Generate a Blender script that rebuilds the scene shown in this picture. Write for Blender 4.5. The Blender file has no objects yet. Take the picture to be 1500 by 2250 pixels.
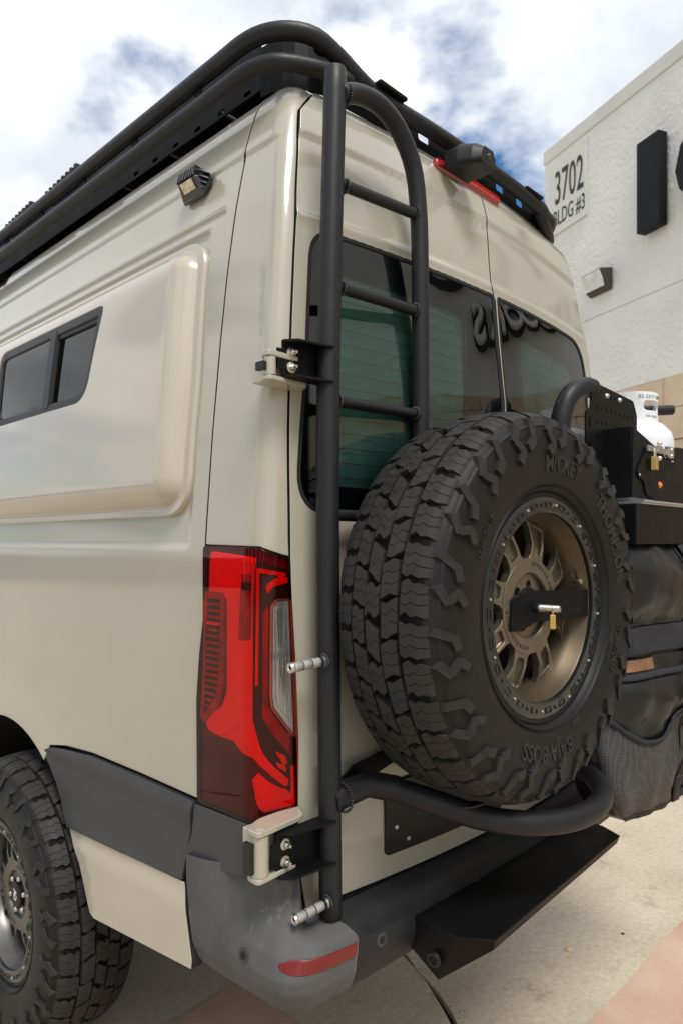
import bpy, bmesh, math, random
import numpy as np
from mathutils import Vector, Matrix, geometry, noise
random.seed(7)
PI = math.pi
scene = bpy.context.scene
COL = scene.collection
# ------------------------------------------------------------------ camera
cd = bpy.data.cameras.new('camera')
cam = bpy.data.objects.new('camera', cd); COL.objects.link(cam)
cam.location = (0, 0, 1.66)
cam.rotation_euler = (PI/2, 0, math.radians(44.3-90))
cd.sensor_fit = 'VERTICAL'; cd.sensor_height = 36; cd.sensor_width = 24
cd.lens = 1540/2250*36
cd.shift_y = 65/2250
cd.clip_start = .05; cd.clip_end = 3000
cd.dof.use_dof = True; cd.dof.focus_distance = 1.6; cd.dof.aperture_fstop = 6.3
scene.camera = cam
scene.render.resolution_x = 682; scene.render.resolution_y = 1024
# ------------------------------------------------------------------ light
SUN_EL, SUN_AZ = math.radians(58), math.radians(205)   # azimuth of the sun, measured from +Y clockwise
world = bpy.data.worlds.new('World'); scene.world = world; world.use_nodes = True
nt = world.node_tree; nt.nodes.clear()
def N(nt, t, **kw):
    n = nt.nodes.new(t)
    for k, v in kw.items(): setattr(n, k, v)
    return n
out = N(nt, 'ShaderNodeOutputWorld'); bg = N(nt, 'ShaderNodeBackground'); bg.inputs[1].default_value = .1
sky = N(nt, 'ShaderNodeTexSky', sky_type='NISHITA'); sky.sun_disc = False
sky.sun_elevation = SUN_EL; sky.sun_rotation = SUN_AZ
tc = N(nt, 'ShaderNodeTexCoord'); sep = N(nt, 'ShaderNodeSeparateXYZ')
nt.links.new(tc.outputs['Generated'], sep.inputs[0])
mx = N(nt, 'ShaderNodeMath', operation='MAXIMUM'); mx.inputs[1].default_value = .0; nt.links.new(sep.outputs[2], mx.inputs[0])
ad = N(nt, 'ShaderNodeMath', operation='ADD'); ad.inputs[1].default_value = .35; nt.links.new(mx.outputs[0], ad.inputs[0])
dx = N(nt, 'ShaderNodeMath', operation='DIVIDE'); dy = N(nt, 'ShaderNodeMath', operation='DIVIDE')
nt.links.new(sep.outputs[0], dx.inputs[0]); nt.links.new(ad.outputs[0], dx.inputs[1])
nt.links.new(sep.outputs[1], dy.inputs[0]); nt.links.new(ad.outputs[0], dy.inputs[1])
cb = N(nt, 'ShaderNodeCombineXYZ'); nt.links.new(dx.outputs[0], cb.inputs[0]); nt.links.new(dy.outputs[0], cb.inputs[1])
SKYOFF = (6.2, .6, 6.3)
mp = N(nt, 'ShaderNodeMapping'); mp.inputs['Location'].default_value = SKYOFF; nt.links.new(cb.outputs[0], mp.inputs[0])
n1 = N(nt, 'ShaderNodeTexNoise'); n1.inputs['Scale'].default_value = 2.3; n1.inputs['Detail'].default_value = 9; n1.inputs['Roughness'].default_value = .52; n1.inputs['Distortion'].default_value = .25
nt.links.new(mp.outputs[0], n1.inputs[0])
r1 = N(nt, 'ShaderNodeValToRGB'); r1.color_ramp.elements[0].position = .368; r1.color_ramp.elements[1].position = .452
r1.color_ramp.elements[0].color = (0, 0, 0, 1); r1.color_ramp.elements[1].color = (1, 1, 1, 1)
nt.links.new(n1.outputs[0], r1.inputs[0])
n2 = N(nt, 'ShaderNodeTexNoise'); n2.inputs['Scale'].default_value = 3.2; n2.inputs['Detail'].default_value = 7; n2.inputs['Roughness'].default_value = .55
mp2 = N(nt, 'ShaderNodeMapping'); mp2.inputs['Location'].default_value = (9, 4, 2); nt.links.new(cb.outputs[0], mp2.inputs[0]); nt.links.new(mp2.outputs[0], n2.inputs[0])
r2 = N(nt, 'ShaderNodeValToRGB'); r2.color_ramp.elements[0].position = .38; r2.color_ramp.elements[1].position = .62
r2.color_ramp.elements[0].color = (4.1, 4.35, 4.7, 1); r2.color_ramp.elements[1].color = (6.1, 6.2, 6.3, 1)
nt.links.new(n2.outputs[0], r2.inputs[0])
# the blue between the clouds: the physical sky, a little deepened
hs = N(nt, 'ShaderNodeHueSaturation'); hs.inputs['Saturation'].default_value = 1.4; hs.inputs['Value'].default_value = .72
nt.links.new(sky.outputs[0], hs.inputs['Color'])
mix = N(nt, 'ShaderNodeMix', data_type='RGBA')
nt.links.new(r1.outputs[0], mix.inputs[0]); nt.links.new(hs.outputs[0], mix.inputs[6]); nt.links.new(r2.outputs[0], mix.inputs[7])
nt.links.new(mix.outputs[2], bg.inputs[0]); nt.links.new(bg.outputs[0], out.inputs[0])
sd = bpy.data.lights.new('sun', 'SUN'); sd.energy = 1.5; sd.angle = math.radians(22); sd.color = (1, .96, .9)
sun = bpy.data.objects.new('sun', sd); COL.objects.link(sun)
sv = Vector((math.sin(SUN_AZ)*math.cos(SUN_EL), math.cos(SUN_AZ)*math.cos(SUN_EL), math.sin(SUN_EL)))
sun.rotation_euler = (-sv).to_track_quat('-Z', 'Y').to_euler(); sun.location = sv*40
scene.view_settings.view_transform = 'Standard'; scene.view_settings.look = 'None'
scene.view_settings.exposure = 1.0; scene.view_settings.gamma = 1
scene.view_settings.use_curve_mapping = False
scene.render.engine = 'CYCLES'

# ------------------------------------------------------------------ materials
MATS = {}
def mat(name, col, rough=.5, metal=0., coat=0., coatr=.05, var=.0, vscale=8., bump=0., bscale=60., rvar=0., spec=.5, col2=None, vlo=.35, vhi=.65, stretch=None, emit=None, alpha=None, detail=6):
    m = bpy.data.materials.new(name); m.use_nodes = True; t = m.node_tree
    b = t.nodes['Principled BSDF']
    b.inputs['Base Color'].default_value = (*col, 1); b.inputs['Roughness'].default_value = rough
    b.inputs['Metallic'].default_value = metal; b.inputs['Coat Weight'].default_value = coat
    b.inputs['Coat Roughness'].default_value = coatr; b.inputs['Specular IOR Level'].default_value = spec
    tcn = N(t, 'ShaderNodeTexCoord'); mpn = N(t, 'ShaderNodeMapping'); t.links.new(tcn.outputs['Object'], mpn.inputs[0])
    if stretch: mpn.inputs['Scale'].default_value = stretch
    if var or col2 or rvar:
        nn = N(t, 'ShaderNodeTexNoise'); nn.inputs['Scale'].default_value = vscale; nn.inputs['Detail'].default_value = detail
        nn.inputs['Roughness'].default_value = .6
        t.links.new(mpn.outputs[0], nn.inputs[0])
        if var or col2:
            r = N(t, 'ShaderNodeValToRGB'); r.color_ramp.elements[0].position = vlo; r.color_ramp.elements[1].position = vhi
            c2 = col2 if col2 else tuple(min(1, c*(1+var)) for c in col)
            c1 = col if col2 else tuple(c*(1-var) for c in col)
            r.color_ramp.elements[0].color = (*c1, 1); r.color_ramp.elements[1].color = (*c2, 1)
            t.links.new(nn.outputs[0], r.inputs[0]); t.links.new(r.outputs[0], b.inputs['Base Color'])
        if rvar:
            mr = N(t, 'ShaderNodeMapRange'); mr.inputs['From Min'].default_value = .3; mr.inputs['From Max'].default_value = .7
            mr.inputs['To Min'].default_value = rough-rvar; mr.inputs['To Max'].default_value = rough+rvar
            t.links.new(nn.outputs[0], mr.inputs[0]); t.links.new(mr.outputs[0], b.inputs['Roughness'])
    if bump:
        nb = N(t, 'ShaderNodeTexNoise'); nb.inputs['Scale'].default_value = bscale; nb.inputs['Detail'].default_value = 4
        t.links.new(mpn.outputs[0], nb.inputs[0])
        bp = N(t, 'ShaderNodeBump'); bp.inputs['Strength'].default_value = 1; bp.inputs['Distance'].default_value = bump
        t.links.new(nb.outputs[0], bp.inputs['Height']); t.links.new(bp.outputs[0], b.inputs['Normal'])
    MATS[name] = m
    return m
def glassmat(name, tint, rough=.02, ior=1.5, extra=0.0, gloss=(1, 1, 1)):
    """thin sheet of tinted glass: straight-through tint plus mirror reflection by Fresnel"""
    m = bpy.data.materials.new(name); m.use_nodes = True; t = m.node_tree; t.nodes.clear()
    o = N(t, 'ShaderNodeOutputMaterial'); a = N(t, 'ShaderNodeBsdfTransparent'); a.inputs[0].default_value = (*tint, 1)
    g = N(t, 'ShaderNodeBsdfGlossy'); g.inputs['Roughness'].default_value = rough; g.inputs['Color'].default_value = (*gloss, 1)
    fr = N(t, 'ShaderNodeFresnel'); fr.inputs[0].default_value = ior
    mm = N(t, 'ShaderNodeMath', operation='ADD'); mm.inputs[1].default_value = extra; t.links.new(fr.outputs[0], mm.inputs[0])
    mi = N(t, 'ShaderNodeMixShader'); t.links.new(mm.outputs[0], mi.inputs[0]); t.links.new(a.outputs[0], mi.inputs[1]); t.links.new(g.outputs[0], mi.inputs[2])
    t.links.new(mi.outputs[0], o.inputs[0]); MATS[name] = m
    return m
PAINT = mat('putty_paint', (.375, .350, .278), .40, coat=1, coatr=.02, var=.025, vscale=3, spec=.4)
for _m in ():
    pass
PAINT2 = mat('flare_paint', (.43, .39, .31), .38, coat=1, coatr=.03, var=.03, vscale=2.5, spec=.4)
for _m in (PAINT, PAINT2):
    t_ = _m.node_tree; b_ = t_.nodes['Principled BSDF']; g_ = N(t_, 'ShaderNodeTexCoord'); n_ = N(t_, 'ShaderNodeTexNoise'); n_.inputs['Scale'].default_value = 260; n_.inputs['Detail'].default_value = 2
    t_.links.new(g_.outputs['Object'], n_.inputs[0]); q_ = N(t_, 'ShaderNodeBump'); q_.inputs['Distance'].default_value = .00012; q_.inputs['Strength'].default_value = .6
    t_.links.new(n_.outputs[0], q_.inputs['Height']); t_.links.new(q_.outputs[0], b_.inputs['Coat Normal'])
    # road dust: fine pale specks in the base colour
    v_ = N(t_, 'ShaderNodeTexNoise'); v_.inputs['Scale'].default_value = 70; v_.inputs['Detail'].default_value = 3; t_.links.new(g_.outputs['Object'], v_.inputs[0])
    r_ = N(t_, 'ShaderNodeValToRGB'); r_.color_ramp.elements[0].position = .70; r_.color_ramp.elements[1].position = .76; r_.color_ramp.elements[0].color = (0, 0, 0, 1); r_.color_ramp.elements[1].color = (.5, .5, .5, 1)
    t_.links.new(v_.outputs[0], r_.inputs[0]); old = b_.inputs['Base Color'].links[0].from_socket
    x_ = N(t_, 'ShaderNodeMix', data_type='RGBA'); t_.links.new(r_.outputs[0], x_.inputs[0]); t_.links.new(old, x_.inputs[6]); x_.inputs[7].default_value = (.40, .36, .29, 1); t_.links.new(x_.outputs[2], b_.inputs['Base Color'])
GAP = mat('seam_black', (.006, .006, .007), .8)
TRIM = mat('grey_cladding', (.034, .037, .041), .5, var=.1, vscale=10, bump=.00015, bscale=900)
WELL = mat('wheel_well_black', (.010, .010, .011), .85)
BLACKT = mat('powder_coat_black', (.011, .0112, .0135), .46, spec=.34, col2=(.016, .0163, .018), vlo=.55, vhi=.8, bump=.00012, bscale=1400, rvar=.06, vscale=30)
BLACKS = mat('satin_black_steel', (.0036, .0038, .0045), .50, spec=.17, bump=.0001, bscale=900, rvar=.06, vscale=14)
WELD = mat('weld_bead', (.03, .03, .034), .30, metal=.3, bump=.0015, bscale=260)
BLACKP = mat('black_plastic', (.008, .008, .009), .45, spec=.4)
GLOSSB = mat('gloss_black_paint', (.008, .008, .009), .28, coat=.6, coatr=.08)
STEEL = mat('zinc_steel', (.62, .60, .56), .32, metal=1, bump=.0004, bscale=700)
KNURL = mat('knurled_steel', (.55, .54, .50), .38, metal=1, bump=.0015, bscale=1500)
BRASS = mat('brass', (.66, .44, .13), .36, metal=.85, var=.1, vscale=60)
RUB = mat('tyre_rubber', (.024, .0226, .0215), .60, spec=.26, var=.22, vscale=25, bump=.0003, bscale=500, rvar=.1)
RUBG = mat('tyre_groove_shade', (.005, .0047, .0045), .85, spec=.2, var=.2, vscale=40)  # same tread rubber, darkened: the shade down in the grooves is in its colour
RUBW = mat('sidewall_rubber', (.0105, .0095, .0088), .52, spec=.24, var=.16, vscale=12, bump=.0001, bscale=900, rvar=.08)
BRONZE = mat('bronze_alloy', (.20, .172, .130), .34, metal=.75, var=.08, vscale=30, rvar=.05)
BRONZED = mat('bronze_alloy_barrel', (.13, .098, .062), .42, metal=.7, var=.12, vscale=14)
GUN = mat('dark_grey_alloy', (.16, .15, .14), .35, metal=.8, var=.1, vscale=30)
RING = mat('beadlock_black', (.010, .010, .011), .30, coat=.3)
ENGR = mat('engraved_black', (.012, .011, .010), .6)
LENSD = mat('lens_housing_maroon', (.09, .002, .002), .5, spec=.1)
LENSR = mat('reflector_red', (1.0, .006, .002), .6, spec=.1, var=.08, vscale=25, emit=None)
LENSM = mat('reflector_mid_red', (.36, .002, .002), .6, spec=.1, var=.35, vscale=22)
LENSK = mat('lamp_cavity_black', (.01, .002, .002), .4)
LENSO = glassmat('red_lens', (1, .40, .34), .02, 1.33)
LENSC = glassmat('clear_lens', (.92, .94, .95), .05, 1.45)
PLAST = mat('black_bumper_plastic', (.017, .018, .020), .55, spec=.3, var=.25, vscale=6, bump=.0002, bscale=900)
CHROME = mat('lamp_chrome', (.55, .54, .53), .22, metal=.8, bump=.002, bscale=120, stretch=(1, 1, .06))
REFL = mat('bumper_reflector_red', (.15, .003, .003), .35, coat=.4, bump=.0008, bscale=600)
GLASS = glassmat('tinted_green_glass', (.50, .60, .56), .0, 1.52, .02)
GLASSD = glassmat('privacy_glass', (.05, .055, .06), .0, 1.42, -.01)
FRIT = mat('glass_frit_black', (.03, .03, .03), .04, coat=1, coatr=.0)
QUILT = mat('insulated_window_cover', (.17, .37, .34), .6, col2=(.27, .50, .44), vscale=7, bump=.004, bscale=14, stretch=(1, 1, .35))
WIRE = mat('defroster_line', (.20, .09, .045), .5)
STUCCO = mat('white_stucco', (.80, .785, .735), .9, col2=(.71, .695, .65), vscale=1.3, bump=.03, bscale=14, vlo=.35, vhi=.7, detail=12)
CAP = mat('parapet_white', (.66, .64, .58), .7, var=.05, vscale=2)
STONE = mat('tan_limestone', (.56, .41, .27), .85, col2=(.66, .53, .38), vscale=2.2, bump=.01, bscale=12)
SIGNB = mat('sign_letter_black', (.004, .004, .005), .6, spec=.25)
SIGNW = mat('sign_letter_white', (.75, .75, .73), .5)
INK = mat('sign_print_black', (.03, .03, .03), .7)
PANELW = mat('address_panel_white', (.70, .68, .615), .7, var=.03, vscale=3)
LAMPB = mat('bronze_lamp_housing', (.05, .042, .035), .5)
TANKW = mat('tank_white_enamel', (.74, .76, .78), .35, var=.04, vscale=10)
VINYL = mat('black_vinyl_sheet', (.007, .007, .0085), .40, coat=.12, coatr=.10, spec=.38, bump=.0022, bscale=22, rvar=.08, vscale=9)
MESHM = mat('black_net_fabric', (.03, .03, .032), .7, var=.3, vscale=300)
WEB = mat('black_webbing', (.014, .014, .020), .75, bump=.0012, bscale=600)
LEATHER = mat('brown_leather', (.19, .095, .05), .6, var=.3, vscale=60, bump=.001, bscale=400)
GOLD = mat('yellow_zinc_bolt', (.62, .42, .12), .35, metal=.8)
ORANGE = mat('orange_rubber', (.75, .18, .02), .5)
REDLAMP = mat('brake_light_red', (.40, .012, .010), .2, coat=1)
SILVER = mat('raw_aluminium', (.60, .62, .64), .35, metal=.9, bump=.0006, bscale=300)
AMBER = mat('work_lamp_reflector', (.62, .55, .42), .2, metal=.6, var=.3, vscale=60)
BULB = mat('lamp_reflector_glass', (.72, .73, .74), .25, metal=.2, var=.2, vscale=5, coat=1)

def weathered():
    m = bpy.data.materials.new('weathered_bumper_plastic'); m.use_nodes = True; t = m.node_tree; b = t.nodes['Principled BSDF']
    tcn = N(t, 'ShaderNodeTexCoord')
    def noise(sc, scale, det=6, rough=.6, dist=0):
        mp_ = N(t, 'ShaderNodeMapping'); mp_.inputs['Scale'].default_value = sc; t.links.new(tcn.outputs['Object'], mp_.inputs[0])
        n = N(t, 'ShaderNodeTexNoise'); n.inputs['Scale'].default_value = scale; n.inputs['Detail'].default_value = det; n.inputs['Roughness'].default_value = rough; n.inputs['Distortion'].default_value = dist
        t.links.new(mp_.outputs[0], n.inputs[0]); return n
    def ramp(n, a, b_, c1, c2):
        r = N(t, 'ShaderNodeValToRGB'); r.color_ramp.elements[0].position = a; r.color_ramp.elements[1].position = b_
        r.color_ramp.elements[0].color = (*c1, 1); r.color_ramp.elements[1].color = (*c2, 1); t.links.new(n.outputs[0], r.inputs[0]); return r
    base = ramp(noise((1, 1, .6), 9, 9, .7), .30, .70, (.078, .079, .081), (.112, .111, .108))
    drip = ramp(noise((1, 1, .22), 34, 5, .6, 1.2), .60, .64, (0, 0, 0), (1, 1, 1))
    area = ramp(noise((1, 1, 1), 5.5, 2), .50, .58, (0, 0, 0), (1, 1, 1))
    mm = N(t, 'ShaderNodeMath', operation='MULTIPLY'); t.links.new(drip.outputs[0], mm.inputs[0]); t.links.new(area.outputs[0], mm.inputs[1])
    mi = N(t, 'ShaderNodeMix', data_type='RGBA'); t.links.new(mm.outputs[0], mi.inputs[0]); t.links.new(base.outputs[0], mi.inputs[6]); mi.inputs[7].default_value = (.150, .146, .138, 1)
    t.links.new(mi.outputs[2], b.inputs['Base Color']); b.inputs['Roughness'].default_value = .72; b.inputs['Specular IOR Level'].default_value = .22
    bp = N(t, 'ShaderNodeBump'); bp.inputs['Distance'].default_value = .0004; nb = noise((1, 1, 1), 900, 2); t.links.new(nb.outputs[0], bp.inputs['Height']); t.links.new(bp.outputs[0], b.inputs['Normal'])
    return m
BUMPW = weathered()
def concrete():
    m = bpy.data.materials.new('weathered_concrete'); m.use_nodes = True; t = m.node_tree; b = t.nodes['Principled BSDF']
    g = N(t, 'ShaderNodeNewGeometry')
    def noise(scale, det=8, rough=.6):
        n = N(t, 'ShaderNodeTexNoise'); n.inputs['Scale'].default_value = scale; n.inputs['Detail'].default_value = det; n.inputs['Roughness'].default_value = rough
        t.links.new(g.outputs['Position'], n.inputs[0]); return n
    def ramp(n, a, b_, c1, c2):
        r = N(t, 'ShaderNodeValToRGB'); r.color_ramp.elements[0].position = a; r.color_ramp.elements[1].position = b_
        r.color_ramp.elements[0].color = (*c1, 1); r.color_ramp.elements[1].color = (*c2, 1); t.links.new(n.outputs[0], r.inputs[0]); return r
    a = ramp(noise(1.3), .32, .7, (.43, .370, .270), (.57, .505, .385))
    f = ramp(noise(45, 4), .3, .7, (.80, .80, .80), (1.08, 1.08, 1.08))
    s = ramp(noise(5, 9, .75), .56, .74, (1, 1, 1), (.62, .58, .53))
    m1 = N(t, 'ShaderNodeMix', data_type='RGBA', blend_type='MULTIPLY'); m1.inputs[0].default_value = 1
    t.links.new(a.outputs[0], m1.inputs[6]); t.links.new(f.outputs[0], m1.inputs[7])
    m2 = N(t, 'ShaderNodeMix', data_type='RGBA', blend_type='MULTIPLY'); m2.inputs[0].default_value = 1
    t.links.new(m1.outputs[2], m2.inputs[6]); t.links.new(s.outputs[0], m2.inputs[7])
    t.links.new(m2.outputs[2], b.inputs['Base Color']); b.inputs['Roughness'].default_value = .85
    bp = N(t, 'ShaderNodeBump'); bp.inputs['Distance'].default_value = .003; nb = noise(90, 4); t.links.new(nb.outputs[0], bp.inputs['Height']); t.links.new(bp.outputs[0], b.inputs['Normal'])
    return m
CONC = concrete()
REDC = mat('red_stained_concrete', (.44, .27, .19), .85, col2=(.52, .37, .28), vscale=2.4, bump=.003, bscale=90)
DIRT = mat('joint_dirt', (.022, .019, .015), .9, var=.5, vscale=30)

# ------------------------------------------------------------------ mesh helpers
def fin(name, me, m, parent=None, smooth=35, bevel=0, loc=None, kind=None, label=None, seg=2):
    me.materials.append(m) if m and not me.materials else None
    if smooth:
        me.shade_smooth()
        if smooth < 180: me.set_sharp_from_angle(angle=math.radians(smooth))
    o = bpy.data.objects.new(name, me); COL.objects.link(o)
    if loc: o.location = loc
    if parent: o.parent = parent
    if bevel:
        b = o.modifiers.new('b', 'BEVEL'); b.width = bevel; b.segments = seg; b.limit_method = 'ANGLE'; b.angle_limit = math.radians(40); b.harden_normals = True
    if kind: o['kind'] = kind
    if label: o['label'] = label
    return o
def thing(name, label, cat, loc=(0, 0, 0), group=None, rot=None):
    o = bpy.data.objects.new(name, None); COL.objects.link(o); o.location = loc; o.empty_display_size = .1
    if rot: o.rotation_euler = rot
    o['label'] = label; o['category'] = cat
    if group: o['group'] = group
    return o
def tag(o, label, cat, group=None):
    o['label'] = label; o['category'] = cat
    if group: o['group'] = group
    return o
def frame_from_dir(d):
    d = Vector(d).normalized(); a = Vector((0, 0, 1)) if abs(d.z) < .95 else Vector((1, 0, 0))
    u = a.cross(d).normalized(); return u, d.cross(u), d
def spline(pts, n=8):
    """Catmull-Rom through pts"""
    P = [Vector(p) for p in pts]; P = [P[0]*2-P[1]]+P+[P[-1]*2-P[-2]]; r = []
    for i in range(1, len(P)-2):
        for k in range(n):
            t = k/n; a, b, c, d = P[i-1:i+3]
            r.append(.5*((2*b)+(c-a)*t+(2*a-5*b+4*c-d)*t*t+(3*b-a-3*c+d)*t**3))
    r.append(P[-2]); return r
class G:
    def __init__(s): s.v = []; s.f = []; s.M = None
    def add(s, vs, fs):
        k = len(s.v)
        s.v += [(s.M @ Vector(p)) if s.M else Vector(p) for p in vs]; s.f += [tuple(i+k for i in f) for f in fs]; return s
    def box(s, c, d, R=None):
        x, y, z = (q/2 for q in d); vs = [Vector((i*x, j*y, k*z)) for i in (-1, 1) for j in (-1, 1) for k in (-1, 1)]
        if R: vs = [R @ v for v in vs]
        vs = [v+Vector(c) for v in vs]
        return s.add(vs, [(0, 1, 3, 2), (4, 6, 7, 5), (0, 4, 5, 1), (2, 3, 7, 6), (0, 2, 6, 4), (1, 5, 7, 3)])
    def b2(s, lo, hi): return s.box([(a+b)/2 for a, b in zip(lo, hi)], [b-a for a, b in zip(lo, hi)])
    def cyl(s, p0, p1, r, n=20, r2=None):
        return s.tube([p0, p1], r, n, r2=r2)
    def tube(s, pts, r, n=14, r2=None, caps=True):
        P = [Vector(p) for p in pts]; vs = []; fs = []; u = None
        for i, p in enumerate(P):
            d = (P[min(i+1, len(P)-1)]-P[max(i-1, 0)]).normalized()
            if u is None: u, w, _ = frame_from_dir(d)
            else: u = (u-d*u.dot(d)).normalized(); w = d.cross(u)
            rr = r if r2 is None else r+(r2-r)*i/(len(P)-1)
            if callable(r): rr = r(i/(len(P)-1))
            vs += [p+u*math.cos(a)*rr+w*math.sin(a)*rr for a in (2*PI*k/n for k in range(n))]
        for i in range(len(P)-1):
            for k in range(n): a = i*n+k; b = i*n+(k+1) % n; fs.append((a, b, b+n, a+n))
        if caps: fs.append(tuple(range(n-1, -1, -1))); fs.append(tuple(range((len(P)-1)*n, len(P)*n)))
        return s.add(vs, fs)
    def lathe(s, prof, o=(0, 0, 0), d=(0, 0, 1), n=48, close=False):
        u, w, d = frame_from_dir(d); o = Vector(o); vs = []; fs = []; m = len(prof)
        for r, h in prof: vs += [o+d*h+u*math.cos(2*PI*k/n)*r+w*math.sin(2*PI*k/n)*r for k in range(n)]
        for i in range(m-1+(1 if close else 0)):
            for k in range(n):
                a = i*n+k; b = i*n+(k+1) % n; j = (i+1) % m; fs.append((a, b, j*n+(k+1) % n, j*n+k))
        return s.add(vs, fs)
    def prism(s, poly, h0, h1, fr):
        """2D polygon (a,b) extruded along c; fr maps (a,b,c) to 3D"""
        n = len(poly); vs = [fr(a, b, h0) for a, b in poly]+[fr(a, b, h1) for a, b in poly]
        fs = [tuple(range(n-1, -1, -1)), tuple(range(n, 2*n))]+[(i, (i+1) % n, (i+1) % n+n, i+n) for i in range(n)]
        return s.add(vs, fs)
    def holed(s, outer, holes, h0, h1, fr):
        """polygon with holes, extruded"""
        loops = [outer]+holes; pts = []; edges = []
        for L in loops:
            k = len(pts); pts += [Vector(p) for p in L]; edges += [(k+i, k+(i+1) % len(L)) for i in range(len(L))]
        r = geometry.delaunay_2d_cdt(pts, edges, [], 0, 1e-7)
        vo, fo = r[0], [f for f in r[2] if inside(sum((r[0][i] for i in f), Vector((0, 0)))/len(f), outer) and not any(inside(sum((r[0][i] for i in f), Vector((0, 0)))/len(f), h) for h in holes)]
        n = len(vo); vs = [fr(p.x, p.y, h0) for p in vo]+[fr(p.x, p.y, h1) for p in vo]
        fs = [tuple(reversed(f)) for f in fo]+[tuple(i+n for i in f) for f in fo]
        cnt = {}
        for f in fo:
            for i in range(len(f)): e = (f[i], f[(i+1) % len(f)]); cnt[e] = 1
        fs += [(a, b, b+n, a+n) for a, b in cnt if (b, a) not in cnt]
        return s.add(vs, fs)
    def obj(s, name, m, parent=None, **kw):
        me = bpy.data.meshes.new(name); me.from_pydata(s.v, [], s.f); me.validate()
        bm = bmesh.new(); bm.from_mesh(me); bmesh.ops.recalc_face_normals(bm, faces=bm.faces); bm.to_mesh(me); bm.free()
        return fin(name, me, m, parent, **kw)
def inside(p, poly):
    x, y = p[0], p[1]; c = False; j = len(poly)-1
    for i in range(len(poly)):
        xi, yi = poly[i][0], poly[i][1]; xj, yj = poly[j][0], poly[j][1]
        if (yi > y) != (yj > y) and x < (xj-xi)*(y-yi)/(yj-yi)+xi: c = not c
        j = i
    return c
def inside_np(P, poly):
    c = np.zeros(len(P), bool); j = len(poly)-1
    for i in range(len(poly)):
        xi, yi = poly[i]; xj, yj = poly[j]
        if yi != yj: c ^= ((yi > P[:, 1]) != (yj > P[:, 1])) & (P[:, 0] < (xj-xi)*(P[:, 1]-yi)/(yj-yi)+xi)
        j = i
    return c
def dist_np(P, poly, closed=True):
    d = np.full(len(P), 9.); n = len(poly)
    for i in range(n if closed else n-1):
        a = np.array(poly[i]); b = np.array(poly[(i+1) % n]); ab = b-a; L = (ab*ab).sum()
        if L == 0: continue
        t = np.clip(((P-a)@ab)/L, 0, 1); q = a+t[:, None]*ab; d = np.minimum(d, np.hypot(*(P-q).T))
    return d
def dens(poly, step):
    r = []
    for i in range(len(poly)):
        a, b = poly[i], poly[(i+1) % len(poly)]; n = max(1, int(math.hypot(b[0]-a[0], b[1]-a[1])/step+.5))
        r += [(a[0]+(b[0]-a[0])*k/n, a[1]+(b[1]-a[1])*k/n) for k in range(n)]
    return r
def rnd(poly, rad, n=5):
    """round the corners of a polygon"""
    r = []
    for i in range(len(poly)):
        p = Vector(poly[i]); a = Vector(poly[i-1])-p; b = Vector(poly[(i+1) % len(poly)])-p
        rr = rad[i] if isinstance(rad, (list, tuple)) else rad
        if rr <= 0: r.append(tuple(p)); continue
        k = min(rr, a.length*.49, b.length*.49); a = p+a.normalized()*k; b = p+b.normalized()*k
        for j in range(n+1):
            t = j/n; q = a*(1-t)**2+p*2*t*(1-t)+b*t*t; r.append((q.x, q.y))
    return r
def rect(x0, y0, x1, y1, r=0, n=5):
    p = [(x0, y0), (x1, y0), (x1, y1), (x0, y1)]
    return rnd(p, r, n) if r else p

# ------------------------------------------------------------------ the van's body surface
def tab(t): xs = np.array([a for a, b in t]); ys = np.array([b for a, b in t]); return xs, ys
def smooth_tab(t, lo, hi):
    xs, ys = tab(t); X = np.arange(lo, hi, .01); Y = np.interp(X, xs, ys)
    k = np.exp(-np.linspace(-2, 2, 15)**2); k /= k.sum(); Yp = np.pad(Y, 7, mode='reflect', reflect_type='odd'); return X, np.convolve(Yp, k, 'valid')
XC, BUL = 1.85, .085
YCt = smooth_tab([(0, 1.14), (1.0, 1.118), (1.7, 1.112), (2.07, 1.118), (2.4, 1.149), (2.6, 1.182), (2.76, 1.224), (2.84, 1.29), (2.88, 1.40)], .2, 2.9)
XSt = smooth_tab([(.5, .95), (1.0, .965), (1.65, .97), (1.92, .991), (2.17, 1.017), (2.32, 1.035), (2.48, 1.06), (2.62, 1.089), (2.72, 1.118), (2.8, 1.15), (2.86, 1.22), (2.88, 1.30)], .2, 2.9)
def Sf(P, r=.05):
    s, z = P[:, 0], P[:, 1]; xs = np.interp(z, *XSt); yc = np.interp(z, *YCt)
    W = 2*(XC-xs); flip = s > W/2; ss = np.where(flip, W-s, s)
    def m_(q): return np.where(q < -r, 0, np.where(q > r, q, (q+r)**2/(4*r)))
    x = xs+m_(ss); y = yc+BUL*((x-XC)/.88)**2+m_(-ss)
    return np.stack([np.where(flip, 2*XC-x, x), y, z], 1)
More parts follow.
